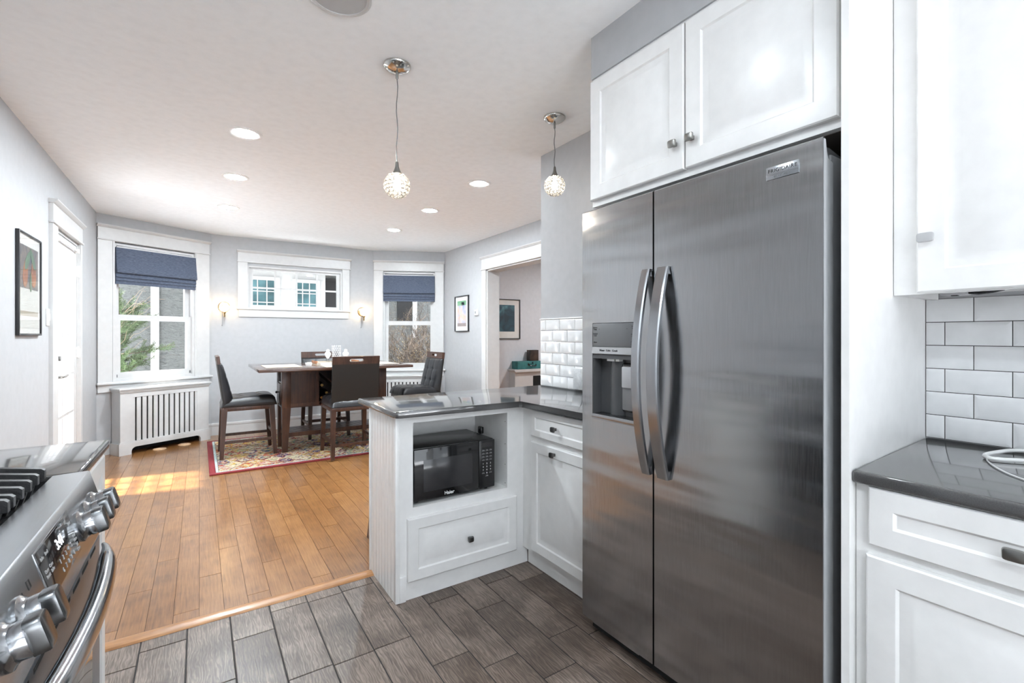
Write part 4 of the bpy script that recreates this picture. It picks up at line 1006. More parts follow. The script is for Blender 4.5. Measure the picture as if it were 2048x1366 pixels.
m = MB(); m.lathe([(0.0665, CEIL - 0.0012), (0.0665, CEIL - 0.004)], (4.9, 4.6, 0), seg=24); m.build('lens', 'lens_dim', r)
sp_ = thing('ceiling_speaker', 'round white ceiling speaker cut off by the top of the view', 'speaker', (0.433, 1.81, CEIL))
m = MB(); m.lathe([(0.117, CEIL - 0.0005), (0.117, CEIL - 0.004), (0.108, CEIL - 0.010), (0.099, CEIL - 0.008), (0.098, CEIL - 0.001)], (0.433, 1.81, 0), seg=48, cap0=False, cap1=False); m.build('rim', 'trim', sp_)
m = MB(); m.lathe([(0.0985, CEIL - 0.002), (0.0985, CEIL - 0.005)], (0.433, 1.81, 0), seg=40); m.build('grille', 'speaker', sp_)

UZ_V = Vector((0, 0, 1))
def bead_ball(m, wire, c, r, open_top=0.35, rows=8, br=0.0098):
    """rings of crystal beads round a globe; wire collects the little metal rings"""
    for i in range(rows + 1):
        th = open_top + (PI - 0.42 - open_top) * i / rows
        n = max(5, int(2 * PI * r * math.sin(th) / (2 * br * 1.12)))
        for k in range(n):
            ph = 2 * PI * (k + 0.5 * (i % 2)) / n
            p = Vector(c) + Vector((math.sin(th) * math.cos(ph), math.sin(th) * math.sin(ph), math.cos(th))) * r
            m.ico(p, br * 0.94, 1)
            nn = (p - Vector(c)).normalized(); ta = nn.cross(UZ_V).normalized(); tb_ = nn.cross(ta)
            wire.tube([p + nn * 0.003 + ta * (br * 1.04 * math.cos(2 * PI * q / 12)) + tb_ * (br * 1.04 * math.sin(2 * PI * q / 12)) for q in range(13)], 0.0012, 3, False)
def pendant(x, y, zb, lb):
    r = thing('pendant_light', lb, 'pendant light', (x, y, CEIL), 0, 'crystal globe pendants')
    m = MB(); m.lathe([(0.064, CEIL - 0.0005), (0.064, CEIL - 0.006), (0.058, CEIL - 0.014), (0.040, CEIL - 0.026), (0.018, CEIL - 0.033), (0.007, CEIL - 0.034)], (x, y, 0), seg=40); m.build('canopy', 'chrome', r)
    m = MB(); m.lathe([(0.006, CEIL - 0.032), (0.006, CEIL - 0.062), (0.0035, CEIL - 0.066)], (x, y, 0), seg=12); m.build('cord_grip', 'pewter', r)
    m = MB(); n = 10; z1 = zb + 0.108; z0 = CEIL - 0.06
    m.tube([(x + 0.0035 * math.sin(i * 1.3) * (1 if 0 < i < n else 0), y, z0 + (z1 - z0) * i / n) for i in range(n + 1)], 0.0022, 6); m.build('cord', 'grey_plastic', r)
    m = MB(); m.lathe([(0.005, zb + 0.112), (0.007, zb + 0.108), (0.009, zb + 0.088), (0.015, zb + 0.070), (0.022, zb + 0.058), (0.022, zb + 0.054)], (x, y, 0), seg=20); m.build('socket', 'pewter', r)
    m = MB(); w = MB(); bead_ball(m, w, (x, y, zb), 0.055); sh = m.build('shade', 'bead', r); w.build('wire_cage', 'pewter', sh)
    m = MB(); m.lathe([(0.006, zb + 0.054), (0.008, zb + 0.035), (0.016, zb + 0.01), (0.017, zb - 0.004), (0.010, zb - 0.016), (0.003, zb - 0.019)], (x, y, 0), seg=12); m.build('bulb', 'bulb_p', r)
pendant(0.772, 2.13, 1.945, 'crystal ball pendant on the longer cord, over the peninsula end')
pendant(1.718, 2.13, 2.112, 'crystal ball pendant on the shorter cord, close to the wall cabinet')

def sconce(s, z, lb):
    x = BL1.x + s; Y0 = BL1.y; yc = Y0 - 0.088
    r = thing('wall_sconce', lb, 'wall lamp', (x, Y0, z), 0, 'crystal wall sconces')
    m = MB(); m.lathe([(0.066, Y0 - 0.0008), (0.066, Y0 - 0.006), (0.06, Y0 - 0.013), (0.03, Y0 - 0.018), (0.012, Y0 - 0.022)], (x, 0, z + 0.005), 'y', 32); m.build('backplate', 'brass', r)
    m = MB(); m.tube(catmull([(x, Y0 - 0.018, z - 0.005), (x, Y0 - 0.045, z - 0.055), (x, yc, z - 0.078), (x, yc, z - 0.055)]), 0.007, 10); m.lathe([(0.007, z - 0.125), (0.011, z - 0.118), (0.011, z - 0.082), (0.02, z - 0.066), (0.022, z - 0.056)], (x, yc, 0), seg=16); m.build('arm', 'brass', r)
    m = MB(); w = MB(); bead_ball(m, w, (x, yc, z), 0.054, 0.45, 7); sh = m.build('shade', 'bead', r); w.build('wire_cage', 'brass', sh)
    m = MB(); m.lathe([(0.006, z - 0.056), (0.008, z - 0.03), (0.016, z - 0.005), (0.017, z + 0.01), (0.010, z + 0.02), (0.003, z + 0.024)], (x, yc, 0), seg=12); m.build('bulb', 'bulb', r)
    m = MB(); m.tube([(x - 0.02, Y0 - 0.016, z - 0.05), (x - 0.02, Y0 - 0.018, z - 0.22)], 0.0016, 5); m.sphere((x - 0.02, Y0 - 0.018, z - 0.225), 0.006, 10, 8); m.build('pull_chain', 'pewter', r)
sconce(0.135, 1.600, 'crystal wall sconce left of the high window, beside the left window')
sconce(1.862, 1.588, 'crystal wall sconce right of the high window, beside the right window')

# ------------------------------------------------------------------ pictures, switch, thermostat
# big framed print on the left wall: local x = +Y, local y = up, z = +X
r = thing('framed_picture', 'tall black-framed botanical print on the left wall near the door', 'picture', (XL, 4.10, 1.55))
y0, y1, z0, z1 = 3.824, 4.29, 1.243, 1.86
mx = frame((XL + 0.001, y0, z0), UY, UZ); w_, h_ = y1 - y0, z1 - z0
m = MB(mx)
for a in ((0, 0.012, 0, h_), (w_ - 0.012, w_, 0, h_), (0.012, w_ - 0.012, 0, 0.012), (0.012, w_ - 0.012, h_ - 0.012, h_)): m.box(a[0], a[1], a[2], a[3], 0, 0.017, 0.001)
m.build('frame', 'frame_black', r)
m = MB(mx); m.box(0.011, w_ - 0.011, 0.011, h_ - 0.011, 0.002, 0.008); m.build('mat', 'mat_board', r)
m = MB(mx); m.box(0.05, w_ - 0.055, 0.285, h_ - 0.075, 0.008, 0.0095); pr = m.build('print', 'art_leaf', r)
m = MB(mx); m.box(0.05, w_ - 0.055, 0.045, 0.283, 0.008, 0.0095); m.build('blank_margin', 'print_pale', r)  # bright window reflection in the glass, painted as a pale area
m = MB(mx); m.box(0.05, w_ - 0.055, 0.118, 0.148, 0.0095, 0.0103); m.build('tan_band', 'print_tan', r)  # brown strip of the painted reflection
def blob(m, cx, cy, rx, ry, rot=0.0, z0=0.0095, z1=0.0106):
    pts = []
    for k in range(24):
        a = 2 * PI * k / 24; x, y = rx * math.cos(a), ry * math.sin(a) * (1 - 0.25 * math.cos(a)); pts.append((cx + x * math.cos(rot) - y * math.sin(rot), cy + x * math.sin(rot) + y * math.cos(rot)))
    m.prism(pts, 'z', z0, z1)
m = MB(mx); blob(m, 0.145, 0.375, 0.085, 0.045, 1.4); blob(m, 0.31, 0.385, 0.085, 0.05, 1.65); m.build('orange_fruit', 'bulb_orange', pr)
m = MB(mx); blob(m, 0.19, 0.46, 0.08, 0.03, 0.8, 0.0095, 0.0112); blob(m, 0.29, 0.475, 0.08, 0.026, 2.3, 0.0095, 0.0112); blob(m, 0.25, 0.33, 0.06, 0.018, 1.6, 0.0095, 0.0112); m.build('green_leaves', 'leaf_green', pr)
m = MB(mx); m.box(0.011, w_ - 0.011, 0.011, h_ - 0.011, 0.0125, 0.0135); m.build('glazing', 'glass', r, 0)
r = thing('light_switch', 'white wall switch plate between botanical print and glazed door', 'light switch', (XL, 4.515, 1.37))
m = MB(frame((XL + 0.0005, 4.47, 1.312), UY, UZ)); m.box(0, 0.072, 0, 0.118, 0, 0.006, 0.002); m.build('plate', 'plastic', r)
m = MB(frame((XL + 0.006, 4.497, 1.345), UY, UZ)); m.box(0, 0.018, 0, 0.05, 0, 0.008, 0.002); m.build('toggle', 'plastic', r)
def small_picture(lb, mx, w_, h_, fr_mat, mat_mat, art, b, parts=()):
    r = thing('framed_picture', lb, 'picture', tuple(mx.translation)); t = 0.012
    m = MB(mx)
    for a in ((0, t, 0, h_), (w_ - t, w_, 0, h_), (t, w_ - t, 0, t), (t, w_ - t, h_ - t, h_)): m.box(a[0], a[1], a[2], a[3], 0.0005, 0.022, 0.001)
    m.build('frame', fr_mat, r)
    m = MB(mx); m.box(t, w_ - t, t, h_ - t, 0.001, 0.007); m.build('mat', mat_mat, r)
    m = MB(mx); m.box(b[0], w_ - b[1], b[2], h_ - b[3], 0.007, 0.0082); pr = m.build('print', art, r)
    for (x0, x1, yy0, yy1, mt) in parts:
        m = MB(mx); m.box(x0, x1, yy0, yy1, 0.0082, 0.009); m.build('printed_band', mt, pr)
    m = MB(mx); m.box(t, w_ - t, t, h_ - t, 0.012, 0.013); m.build('glazing', 'glass', r, 0)
small_picture('small pastel landscape print in thin frame on right wall by the thermostat', face_mx(XR, 6.12, 1.303), 0.41, 0.505, 'frame_black', 'white_board', 'art_pastel', (0.07, 0.075, 0.07, 0.07),
              ((0.07, 0.335, 0.37, 0.434, 'print_green2'), (0.20, 0.28, 0.372, 0.415, 'print_blue2'), (0.07, 0.335, 0.075, 0.12, 'print_brown2')))
small_picture('dark teal night print in wide mat, in the room through the doorway', face_my(3.55, 6.06, 1.193), 0.635, 0.615, 'frame_black', 'mat_board', 'art_teal', (0.10, 0.10, 0.115, 0.09))
r = thing('thermostat', 'small white thermostat on right wall between print and doorway', 'thermostat', (XR, 5.485, 1.55))
m = MB(face_mx(XR - 0.0005, 5.525, 1.517)); m.box(0, 0.08, 0, 0.075, 0, 0.024, 0.004); m.build('case', 'plastic', r)
m = MB(face_mx(XR - 0.024, 5.512, 1.537)); m.box(0, 0.03, 0, 0.036, 0, 0.001); m.build('screen', 'grey_plastic', r)

# ------------------------------------------------------------------ next room
r = thing('radiator_cover', 'white radiator cover seen through the doorway under the teal case', 'radiator cover', (4.4, 5.95, 0))
m = MB(); m.box(3.99, 4.9, 5.90, 6.055, 0, 0.69); m.build('body', 'trim', r)
m = MB(); m.prism([(3.955, 0.715), (3.955, 0.73), (4.93, 0.73), (4.93, 0.715), (4.91, 0.69), (3.975, 0.69)], 'y', 5.855, 6.056); m.build('top_shelf', 'trim', r)
m = MB(); m.box(4.33, 4.85, 5.894, 5.9005, 0.3, 0.62); m.build('grille', 'cavity', r)
r = thing('suitcase', 'small teal case with dark handle on cover in the next room', 'suitcase', (4.3, 5.95, 0.73))
m = MB(); m.box(4.03, 4.5, 5.885, 6.05, 0.731, 0.85, 0.006); m.build('shell', 'suitcase', r)
m = MB(); m.tube(catmull([(4.25, 5.885, 0.80), (4.26, 5.865, 0.785), (4.31, 5.86, 0.78), (4.36, 5.865, 0.785), (4.37, 5.885, 0.80)]), 0.008, 6); m.build('handle', 'black', r)
m = MB(); m.box(4.22, 4.24, 5.878, 5.886, 0.785, 0.815); m.box(4.30, 4.32, 5.878, 5.886, 0.81, 0.835); m.build('latch', 'black', r)
m = MB(); m.box(4.30, 4.46, 5.93, 6.03, 0.851, 1.02, 0.003); o = m.build('storage_box', 'brown_box'); tag(o, 'dark brown marbled box standing on the teal case', 'box')

# ------------------------------------------------------------------ dining set
# rug
m = MB(); RX0, RX1, RYa, RYb = 0.075, 2.46, 4.93, 6.52
r = thing('area_rug', 'multicoloured diamond kilim rug with red border under the dining table', 'rug', ((RX0 + RX1) / 2, (RYa + RYb) / 2, 0))
m.box(RX0 + 0.075, RX1 - 0.075, RYa + 0.06, RYb - 0.06, 0.0008, 0.0105, 0.002); m.build('field', 'rug', r)
def rect_ring(m, x0, x1, y0, y1, w, z0, z1, bev=0.0):
    m.box(x0, x1, y0, y0 + w, z0, z1, bev); m.box(x0, x1, y1 - w, y1, z0, z1, bev); m.box(x0, x0 + w, y0 + w, y1 - w, z0, z1, bev); m.box(x1 - w, x1, y0 + w, y1 - w, z0, z1, bev)
m = MB()
rect_ring(m, RX0, RX1, RYa, RYb, 0.05, 0.0006, 0.0115, 0.002); m.build('border', 'rug_red', r)
m = MB(); rect_ring(m, RX0 + 0.0505, RX1 - 0.0505, RYa + 0.0505, RYb - 0.0505, 0.02, 0.0007, 0.0108); m.build('inner_stripe', 'rug_stripe', r)

RZ = 0.012      # top of the rug
TC = (1.26, 5.62)
tb = thing('dining_table', 'dark espresso counter-height dining table with wine storage on the rug', 'table', (TC[0], TC[1], RZ))
TX0, TX1, TY0, TY1 = 0.472, 2.02, 5.05, 6.19
BX0, BX1, BY0, BY1 = 0.722, 1.835, 5.42, 5.82
m = MB(); m.box(TX0, TX1, TY0, TY1, 0.887, 0.915, 0.003); m.box(TX0 + 0.25, TX1 - 0.18, TY0 + 0.34, TY1 - 0.34, 0.868, 0.888); m.build('top', 'espresso_top', tb)
LW = 0.085
m = MB()      # storage body: end cabinets, back, floor, dividers
m.box(BX0, BX0 + 0.365, BY0 + 0.006, BY0 + 0.02, 0.49, 0.868); m.box(BX1 - 0.365, BX1, BY0 + 0.006, BY0 + 0.02, 0.49, 0.868)
m.box(BX0 + 0.345, BX0 + 0.365, BY0 + 0.006, BY1, 0.49, 0.868); m.box(BX1 - 0.365, BX1 - 0.345, BY0 + 0.006, BY1, 0.49, 0.868)
m.box(BX0, BX1, BY1 - 0.02, BY1, 0.49, 0.868); m.box(BX0 + 0.004, BX1 - 0.004, BY0 + 0.006, BY1, 0.478, 0.495)
m.box(BX0 + 0.005, BX0 + 0.345, BY0 + 0.02, BY1 - 0.02, 0.735, 0.75); m.box(BX1 - 0.345, BX1 - 0.005, BY0 + 0.02, BY1 - 0.02, 0.735, 0.75)
m.build('storage_cabinet', 'espresso', tb)
for xa, xb, xc in ((BX0 + LW, BX0 + 0.33, BX0 + 0.33), (BX1 - 0.33, BX1 - LW, BX1 - 0.365)):
    m = MB()
    for zz in (0.49, 0.835): m.box(xa, xb, BY0, BY0 + 0.012, zz, zz + 0.033)
    m.box(xc, xc + 0.035, BY0, BY0 + 0.012, 0.49, 0.868); m.build('panel_frame', 'espresso', tb)
m = MB(); m.box(BX0 - 0.006, BX0 + 0.02, BY0 + 0.09, BY1 - 0.09, 0.51, 0.73, 0.003); dw = m.build('drawer', 'espresso', tb)
m = MB(); m.lathe([(0.006, BX0 - 0.006), (0.006, BX0 - 0.018), (0.013, BX0 - 0.024), (0.014, BX0 - 0.034), (0.006, BX0 - 0.04)], (0, (BY0 + BY1) / 2, 0.635), 'x', 16); m.build('knob', 'black', dw)
m = MB()      # wine rack X dividers in the middle bay
xa, xb = BX0 + 0.37, BX1 - 0.37
for (p, q) in (((xa, 0.5), (xb, 0.86)), ((xa, 0.86), (xb, 0.5))):
    n_ = Vector((-(q[1] - p[1]), q[0] - p[0])).normalized() * 0.006
    m.prism([(p[0] + n_.x, p[1] + n_.y), (p[0] - n_.x, p[1] - n_.y), (q[0] - n_.x, q[1] - n_.y), (q[0] + n_.x, q[1] + n_.y)], 'y', BY0 + 0.06, BY1 - 0.03)
m.build('wine_rack', 'espresso', tb)
for sx, x in ((-1, BX0), (1, BX1)):
    for sy, y in ((-1, BY0), (1, BY1)):
        cx, cy_ = x - sx * LW / 2, y - sy * LW / 2
        m = MB(); m.box(cx - LW / 2, cx + LW / 2, cy_ - LW / 2, cy_ + LW / 2, 0.48, 0.868, 0.002)
        m.leg((cx, cy_, 0.482), (cx - sx * -0.0 + sx * 0.012, cy_, RZ), LW / 2, LW / 2, 0.025, 0.025); m.build('leg', 'espresso', tb)
m = MB(); z = 0.215
m.box(BX0 + 0.04, BX1 - 0.04, BY0 + 0.02, BY0 + 0.05, z - 0.045, z); m.box(BX0 + 0.04, BX1 - 0.04, BY1 - 0.05, BY1 - 0.02, z - 0.045, z)
m.box(BX0 + 0.025, BX0 + 0.05, BY0 + 0.03, BY1 - 0.03, z - 0.045, z); m.box(BX1 - 0.05, BX1 - 0.025, BY0 + 0.03, BY1 - 0.03, z - 0.045, z)
for k in range(7):
    y = BY0 + 0.065 + k * 0.0425; m.box(BX0 + 0.045, BX1 - 0.045, y, y + 0.026, z - 0.012, z + 0.002)
m.build('slatted_shelf', 'espresso', tb)
# bottles lying in the rack
for (x, zz, lb) in ((1.122, 0.700, 'dark wine bottle with gold cap, uppermost in table wine rack'), (1.170, 0.615, 'dark wine bottle with gold cap, right one of the lower pair in table rack'), (1.118, 0.565, 'dark wine bottle with gold cap, lowest in table wine rack')):
    b = thing('wine_bottle', lb, 'bottle', (x, BY0 + 0.2, zz), 0, 'wine bottles in the table rack')
    m = MB(); m.lathe([(0.012, BY0 + 0.02), (0.0135, BY0 + 0.05), (0.0145, BY0 + 0.10), (0.030, BY0 + 0.13), (0.035, BY0 + 0.16), (0.035, BY0 + 0.33), (0.03, BY0 + 0.335)], (x, 0, zz), 'y', 20); m.build('glass_body', 'bottle', b)
    m = MB(); m.lathe([(0.0135, BY0 + 0.017), (0.0145, BY0 + 0.021), (0.0145, BY0 + 0.045)], (x, 0, zz), 'y', 16); m.build('foil_cap', 'foil', b)

# chairs: local +Y is the way the sitter faces
def tuft(u, v, n, amp, wdt=0.055):
    q = 0.0
    for k in range(1, n):
        c = -1 + 2 * k / n
        q += 0.45 * math.exp(-((u - c) / wdt) ** 2) + 0.45 * math.exp(-((v - c) / wdt) ** 2)
        for j in range(1, n):
            d = -1 + 2 * j / n; q += 1.0 * math.exp(-(((u - c) ** 2 + (v - d) ** 2) / (0.11 ** 2)))
    return amp * q
def make_chair():
    r = thing('counter_chair', 'proto', 'chair', (0, 0, 0), 0, 'dark wood counter chairs round the dining table')
    Wd = 0.47; zs = 0.502
    for sx in (-1, 1):
        m = MB(); m.leg((sx * 0.212, 0.205, zs), (sx * 0.225, 0.238, 0), 0.024, 0.026, 0.017, 0.017); m.build('leg', 'espresso', r, local=True)
        m = MB(); m.leg((sx * 0.212, -0.215, zs), (sx * 0.225, -0.242, 0), 0.024, 0.026, 0.017, 0.017); m.build('leg', 'espresso', r, local=True)
    m = MB(); z0, z1 = 0.474, 0.512
    m.box(-0.235, 0.235, -0.242, -0.215, z0, z1, 0.003); m.box(-0.235, 0.235, 0.205, 0.232, z0, z1, 0.003); m.box(-0.235, -0.208, -0.215, 0.205, z0, z1, 0.003); m.box(0.208, 0.235, -0.215, 0.205, z0, z1, 0.003)
    m.build('seat_frame', 'espresso', r, local=True)
    for sx in (-1, 1):
        m = MB(); m.box(sx * 0.222 - 0.01, sx * 0.222 + 0.01, -0.232, 0.226, 0.15, 0.178); m.build('stretcher', 'espresso', r, local=True)
    m = MB(); m.box(-0.215, 0.215, 0.215, 0.237, 0.2, 0.232); m.build('stretcher', 'espresso', r, local=True)
    m = MB(); m.box(-0.215, 0.215, -0.24, -0.222, 0.12, 0.148); m.build('stretcher', 'espresso', r, local=True)
    def st(u, v):
        e = ((1 - abs(u) ** 7) * (1 - abs(v) ** 7)); e = max(e, 0) ** 0.4
        return (u * 0.235, 0.005 + v * 0.25, 0.516 + 0.1 * e * (1 + 0.12 * v) - tuft(u, v, 3, 0.010) * e)
    def sb(u, v): return (u * 0.232, 0.005 + v * 0.246, 0.5125)
    m = MB(); m.pad(st, sb, 36, 36); m.build('seat', 'leather', r, 60, local=True)
    zb, zt = 0.545, 0.952
    def yback(z): return -0.212 - (z - 0.52) * 0.13
    def bt(u, v):
        z = zb + (zt - zb) * (v + 1) / 2; t_ = 0.088 - 0.05 * ((v + 1) / 2) ** 1.2
        e = max((1 - abs(u) ** 10) * (1 - abs(v) ** 14), 0) ** 0.4
        return (u * 0.233, yback(z) + 0.012 + (t_ - 0.012) * e - tuft(u, v, 3, 0.008) * e, z)
    def bb(u, v):
        z = zb + (zt - zb) * (v + 1) / 2; return (u * 0.233, yback(z) + 0.002, z)
    m = MB(); m.pad(bt, bb, 36, 36); bk = m.build('backrest', 'leather', r, 60, local=True)
    m = MB(); m.pad(lambda u, v: (u * 0.232, yback(0.53 + 0.415 * (v + 1) / 2) + 0.002, 0.53 + 0.415 * (v + 1) / 2), lambda u, v: (u * 0.232, yback(0.53 + 0.415 * (v + 1) / 2) - 0.012, 0.53 + 0.415 * (v + 1) / 2), 4, 8); m.build('back_panel', 'dark_fabric', r, 30, local=True)
    ty = yback(0.985)
    m = MB(Matrix.Translation((0, ty - 0.012, 0.983)) @ Matrix.Rotation(0.13, 4, 'X')); m.stadium_plate(0.468, 0.078, 0.14, 0.03, 0.032, 48); m.build('top_rail', 'espresso', r, 30, local=True)
    return r
proto = make_chair()
chairs = [((0.425, 5.69), -PI / 2, 'black leather counter chair at the left end of the table, facing right'),
          ((1.322, 5.085), 0.0, 'black leather counter chair seen from behind, on the near side of the table'),
          ((1.315, 6.195), PI, 'black leather counter chair on the far side of the table, against the back wall'),
          ((2.245, 5.53), PI / 2 + 0.0, 'black leather counter chair at the right end of the table, by the right window')]
for i, ((x, y), rz, lb) in enumerate(chairs):
    c = proto if i == 0 else copy_tree(proto)
    c.location = (x, y, RZ); c.rotation_euler = (0, 0, rz); c['label'] = lb

# things on the table
TT = 0.915
def mat_thing(x0, x1, y0, y1, lb, k=0.0):
    m = MB(); m.box(x0, x1, y0, y1, TT + 0.0005, TT + 0.006, 0.002); o = m.build('placemat', 'place'); tag(o, lb, 'placemat', 'woven placemats')
mat_thing(0.56, 0.90, 5.30, 5.78, 'woven placemat at the left end of the dining table')
mat_thing(1.09, 1.56, 5.08, 5.40, 'woven placemat on the near side of the table, before the front chair')
mat_thing(1.09, 1.55, 5.87, 6.15, 'woven placemat on the far side of the table, before the back chair')
mat_thing(1.62, 1.95, 5.30, 5.78, 'woven placemat at the right end of the dining table')
ty_ = thing('serving_tray', 'low pale tray with brown ends in the middle of the dining table', 'tray', (1.30, 5.60, TT))
m = MB(); m.box(1.075, 1.535, 5.47, 5.78, TT + 0.0008, TT + 0.012); m.box(1.075, 1.535, 5.47, 5.482, TT + 0.012, TT + 0.032); m.box(1.075, 1.535, 5.768, 5.78, TT + 0.012, TT + 0.032); m.build('base', 'place', ty_)
for x in (1.075, 1.523):
    m = MB(); m.box(x, x + 0.012, 5.482, 5.768, TT + 0.012, TT + 0.045, 0.002); m.build('end_handle', 'tray', ty_)
m = MB()
for k in range(3): m.box(1.10, 1.28, 5.30 + 0.002 * k, 5.43, TT + 0.0065 + k * 0.009, TT + 0.0145 + k * 0.009, 0.003)
o = m.build('napkin_stack', 'napkin'); tag(o, 'stack of folded white napkins near the table middle, by the tray', 'napkins')
m = MB(); m.lathe([(0.028, TT + 0.0005), (0.034, TT + 0.02), (0.036, TT + 0.035), (0.03, TT + 0.034), (0.025, TT + 0.012)], (0.985, 5.44, 0), seg=20); o = m.build('small_bowl', 'napkin'); tag(o, 'tiny white bowl on the table left of the tray', 'bowl')
def finial(x, y, lb):
    r = thing('crystal_candlestick', lb, 'candlestick', (x, y, TT + 0.012), 0, 'crystal candlesticks')
    zb = TT + 0.0125
    m = MB(); m.lathe([(0.034, zb), (0.036, zb + 0.006), (0.02, zb + 0.018), (0.012, zb + 0.04), (0.014, zb + 0.055)], (x, y, 0), seg=20); m.build('base', 'clear', r)
    m = MB(); m.lathe([(0.012, zb + 0.055), (0.029, zb + 0.085), (0.036, zb + 0.105), (0.031, zb + 0.122), (0.02, zb + 0.13), (0.018, zb + 0.138), (0.02, zb + 0.146), (0.012, zb + 0.158), (0.003, zb + 0.16)], (x, y, 0), seg=12); m.build('holder', P('frosted_crystal', (0.86, 0.87, 0.88), 0.12, coat=0.5), r, 20)
finial(1.222, 5.62, 'cut crystal candlestick left of the crystal vase on the table')
finial(1.414, 5.60, 'cut crystal candlestick right of the crystal vase on the table')
r = thing('crystal_vase', 'tall cylindrical cut crystal vase standing at the table middle', 'vase', (1.315, 5.62, TT + 0.012))
m = MB(); zb = TT + 0.0125
m.lathe([(0.042, zb), (0.045, zb + 0.01), (0.045, zb + 0.11), (0.042, zb + 0.115), (0.042, zb + 0.122), (0.044, zb + 0.128), (0.044, zb + 0.205), (0.039, zb + 0.205), (0.039, zb + 0.02)], (1.315, 5.62, 0), seg=24, cap1=False)
m.build('glass_body', 'clear', r, 20)
m = MB()
for i in range(9):
    for k in range(14):
        a = 2 * PI * (k + 0.5 * (i % 2)) / 14; m.ico((1.315 + 0.0435 * math.cos(a), 5.62 + 0.0435 * math.sin(a), zb + 0.014 + i * 0.0225), 0.0075, 1, (1, 1, 1.2))
m.build('cut_facets', P('frosted_cut_glass', (0.86, 0.87, 0.88), 0.15, coat=0.5), r)

# ------------------------------------------------------------------ outside
HY = 9.6
m = MB(); m.box(-25, 30, 7.3, 40, -0.5, -0.4); m.box(-25, XL - 0.2, -15, 7.3, -0.5, -0.4); m.box(XL - 0.2, 30, -15, YBACK - 0.25, -0.5, -0.4); o = m.build('ground', 'paving', None, 0); o['kind'] = 'structure'  # unseen ground, kept pale to bounce sun up to the ceilings
nh = thing('neighbour_house', 'pale stucco house next door seen through the bay windows', 'house', (1.0, HY, -0.4))
m = MB(); m.box(-5, 6.5, HY, HY + 0.3, -0.4, 5.5); m.build('stucco_wall', 'stucco', nh, 0)
m = MB(); m.box(0.55, 2.03, HY - 0.05, HY, 0.6, 2.42); m.build('bay_cladding', 'house_white', nh)
m = MB(); m.box(-0.655, -0.545, HY - 0.04, HY, -0.4, 5.5); m.build('corner_board', 'house_white', nh)
m = MB(); m.prism([(HY - 0.32, 2.42), (HY, 2.42), (HY, 2.62), (HY - 0.32, 2.5)], 'x', 0.3, 2.5); m.build('eave', 'house_white', nh)
def house_win(x0, x1, z0, z1, nx, nz):
    m = MB(); fw = 0.06
    rect = ((x0 - fw, x0, z0 - fw, z1 + fw), (x1, x1 + fw, z0 - fw, z1 + fw), (x0, x1, z0 - fw, z0), (x0, x1, z1, z1 + fw))
    for a in rect: m.box(a[0], a[1], HY - 0.09, HY - 0.05, a[2], a[3])
    for k in range(1, nx): x = x0 + (x1 - x0) * k / nx; m.box(x - 0.008, x + 0.008, HY - 0.07, HY - 0.055, z0, z1)
    for k in range(1, nz): z = z0 + (z1 - z0) * k / nz; m.box(x0, x1, HY - 0.07, HY - 0.055, z - 0.008, z + 0.008)
    f = m.build('window', 'house_white', nh)
    m = MB(); m.box(x0, x1, HY - 0.054, HY - 0.049, z0, z1); m.build('pane', 'house_glass', f, 0)
house_win(0.72, 1.17, 1.25, 2.25, 3, 5); house_win(1.50, 1.86, 1.25, 2.24, 3, 5)
m = MB(); m.box(2.04, 2.26, HY - 0.02, HY + 0.01, 0.9, 2.36); m.build('dark_opening', 'cavity', nh)
m = MB(); m.box(3.48, 3.80, HY - 0.02, HY + 0.01, 1.55, 2.3); f = m.build('window', 'cavity', nh); m = MB(); m.box(3.82, 3.92, HY - 0.03, HY, 1.2, 2.4); m.build('window_trim', 'house_white', nh)
# evergreen by the left window
ev = thing('evergreen_shrub', 'feathery green evergreen close outside the left window', 'shrub', (-0.75, 8.2, -0.4))
rnd = random.Random(3)
br = MB(); lf = MB(); pale = MB()
def needle_spray(base, d, L):
    n = int(L / 0.018)
    side = d.cross(Vector((0, 1, 0.3))).normalized()
    for i in range(n):
        p = base + d * (L * i / n)
        for sg in (-1, 1):
            for _ in range(2):
                q = (d * 0.8 + side * sg * rnd.uniform(0.4, 0.9) + Vector((rnd.uniform(-.3, .3), rnd.uniform(-.5, .5), rnd.uniform(-.3, .4)))).normalized() * rnd.uniform(0.03, 0.055)
                w = q.cross(Vector((rnd.uniform(-1, 1), 1, rnd.uniform(-1, 1)))).normalized() * 0.0035
                lf.bm.faces.new([lf.v(p - w), lf.v(p + q * 0.6 - w * 0.8), lf.v(p + q), lf.v(p + w)])
for k in range(80):
    z = -0.2 + 1.95 * (k / 80) + rnd.uniform(-.05, .05)
    base = Vector((-0.98 + rnd.uniform(-.1, .1), 8.25 + rnd.uniform(-.15, .15), z))
    ln = rnd.uniform(0.25, 0.62) * (1.0 if z < 1.35 else 0.55)
    d = Vector((rnd.uniform(-0.5, 1.0), rnd.uniform(-.5, .3), rnd.uniform(0.15, 0.75))).normalized()
    br.tube([base, base + d * ln * 0.5, base + d * ln + Vector((0, 0, 0.03))], [0.007, 0.005, 0.002], 5)
    needle_spray(base + d * ln * 0.25, d, ln * 0.75)
    for j in range(4):
        p = base + d * ln * rnd.uniform(0.3, 0.9); d2 = (d + Vector((rnd.uniform(-.8, .8), rnd.uniform(-.5, .5), rnd.uniform(-.4, .7)))).normalized(); needle_spray(p, d2, rnd.uniform(0.12, 0.24))
br.tube([(-1.0, 8.25, -0.4), (-0.98, 8.25, 0.8), (-0.9, 8.2, 1.9)], [0.03, 0.02, 0.008], 8)
br.build('branches', 'twig', ev); lf.build('foliage', 'needle', ev, 0)
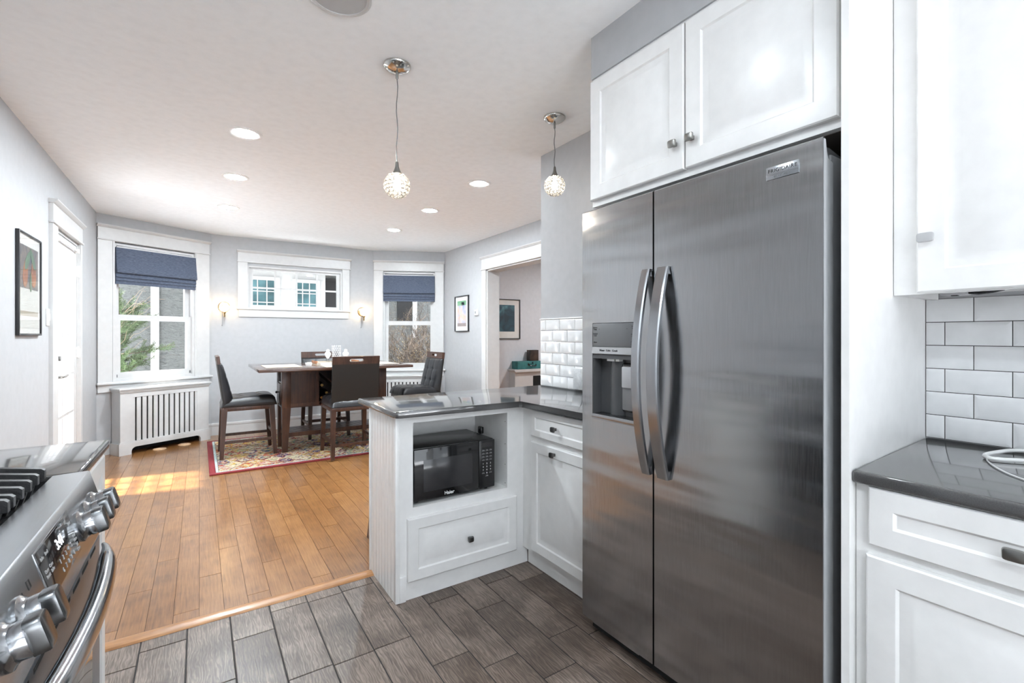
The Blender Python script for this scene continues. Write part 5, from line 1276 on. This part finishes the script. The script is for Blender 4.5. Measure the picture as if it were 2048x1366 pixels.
for k in range(9):
    p = Vector((-0.95 + rnd.uniform(0, .25), 8.1, 0.9 + rnd.uniform(0, .7))); pts = [p]
    for j in range(5): p = p + Vector((rnd.uniform(0.02, 0.11), rnd.uniform(-.03, .02), rnd.uniform(-0.02, 0.13))); pts.append(p)
    pale.tube(pts, [0.0026, 0.0023, 0.002, 0.0016, 0.0013, 0.001], 5)
pale.build('bare_twigs', 'pale_twig', ev)
# twiggy bushes
def twiggy(x, y, z0, h, spread, n, lb, leaves, seed, depth=4):
    r = thing('twiggy_bush', lb, 'shrub', (x, y, z0)); rn = random.Random(seed); tw = MB(); bl = MB()
    def grow(p, d, L, rad, dep):
        k = 4; pts = [p]
        for i in range(k):
            d = (d + Vector((rn.uniform(-.25, .25), rn.uniform(-.25, .25), rn.uniform(-.12, .16)))).normalized(); p = p + d * (L / k); pts.append(p)
        tw.tube(pts, [rad * (1 - 0.5 * i / k) for i in range(k + 1)], 3, False)
        if dep == 0:
            if leaves:
                for q in pts[1:]:
                    if rn.random() < leaves: bl.ico(q + Vector((rn.uniform(-.015, .015),) * 3), rn.uniform(0.003, 0.006), 1, (1, 1, 0.6))
            return
        for _ in range(3):
            q = pts[rn.randint(1, k)]; d2 = (d + Vector((rn.uniform(-.9, .9), rn.uniform(-.7, .7), rn.uniform(-.35, .75)))).normalized(); grow(q, d2, L * rn.uniform(0.55, 0.8), rad * 0.62, dep - 1)
    for i in range(n):
        a = Vector((rn.uniform(-spread, spread), rn.uniform(-.3, .3), 1.0)).normalized()
        grow(Vector((x + rn.uniform(-.35, .35), y + rn.uniform(-.2, .2), z0)), a, h * rn.uniform(0.42, 0.6), 0.016, depth)
    tw.build('twigs', 'twig', r, 0)
    if leaves: bl.build('buds', 'bush_leaf', r, 0)
    else: bl.bm.free()
twiggy(3.6, 8.0, -0.4, 1.8, 0.75, 28, 'dense brown bare bush filling the right window', 0.12, 11, 5)
twiggy(1.5, 8.6, -0.4, 1.75, 0.12, 3, 'thin budding bush outside the high middle window', 0.5, 5, 3)
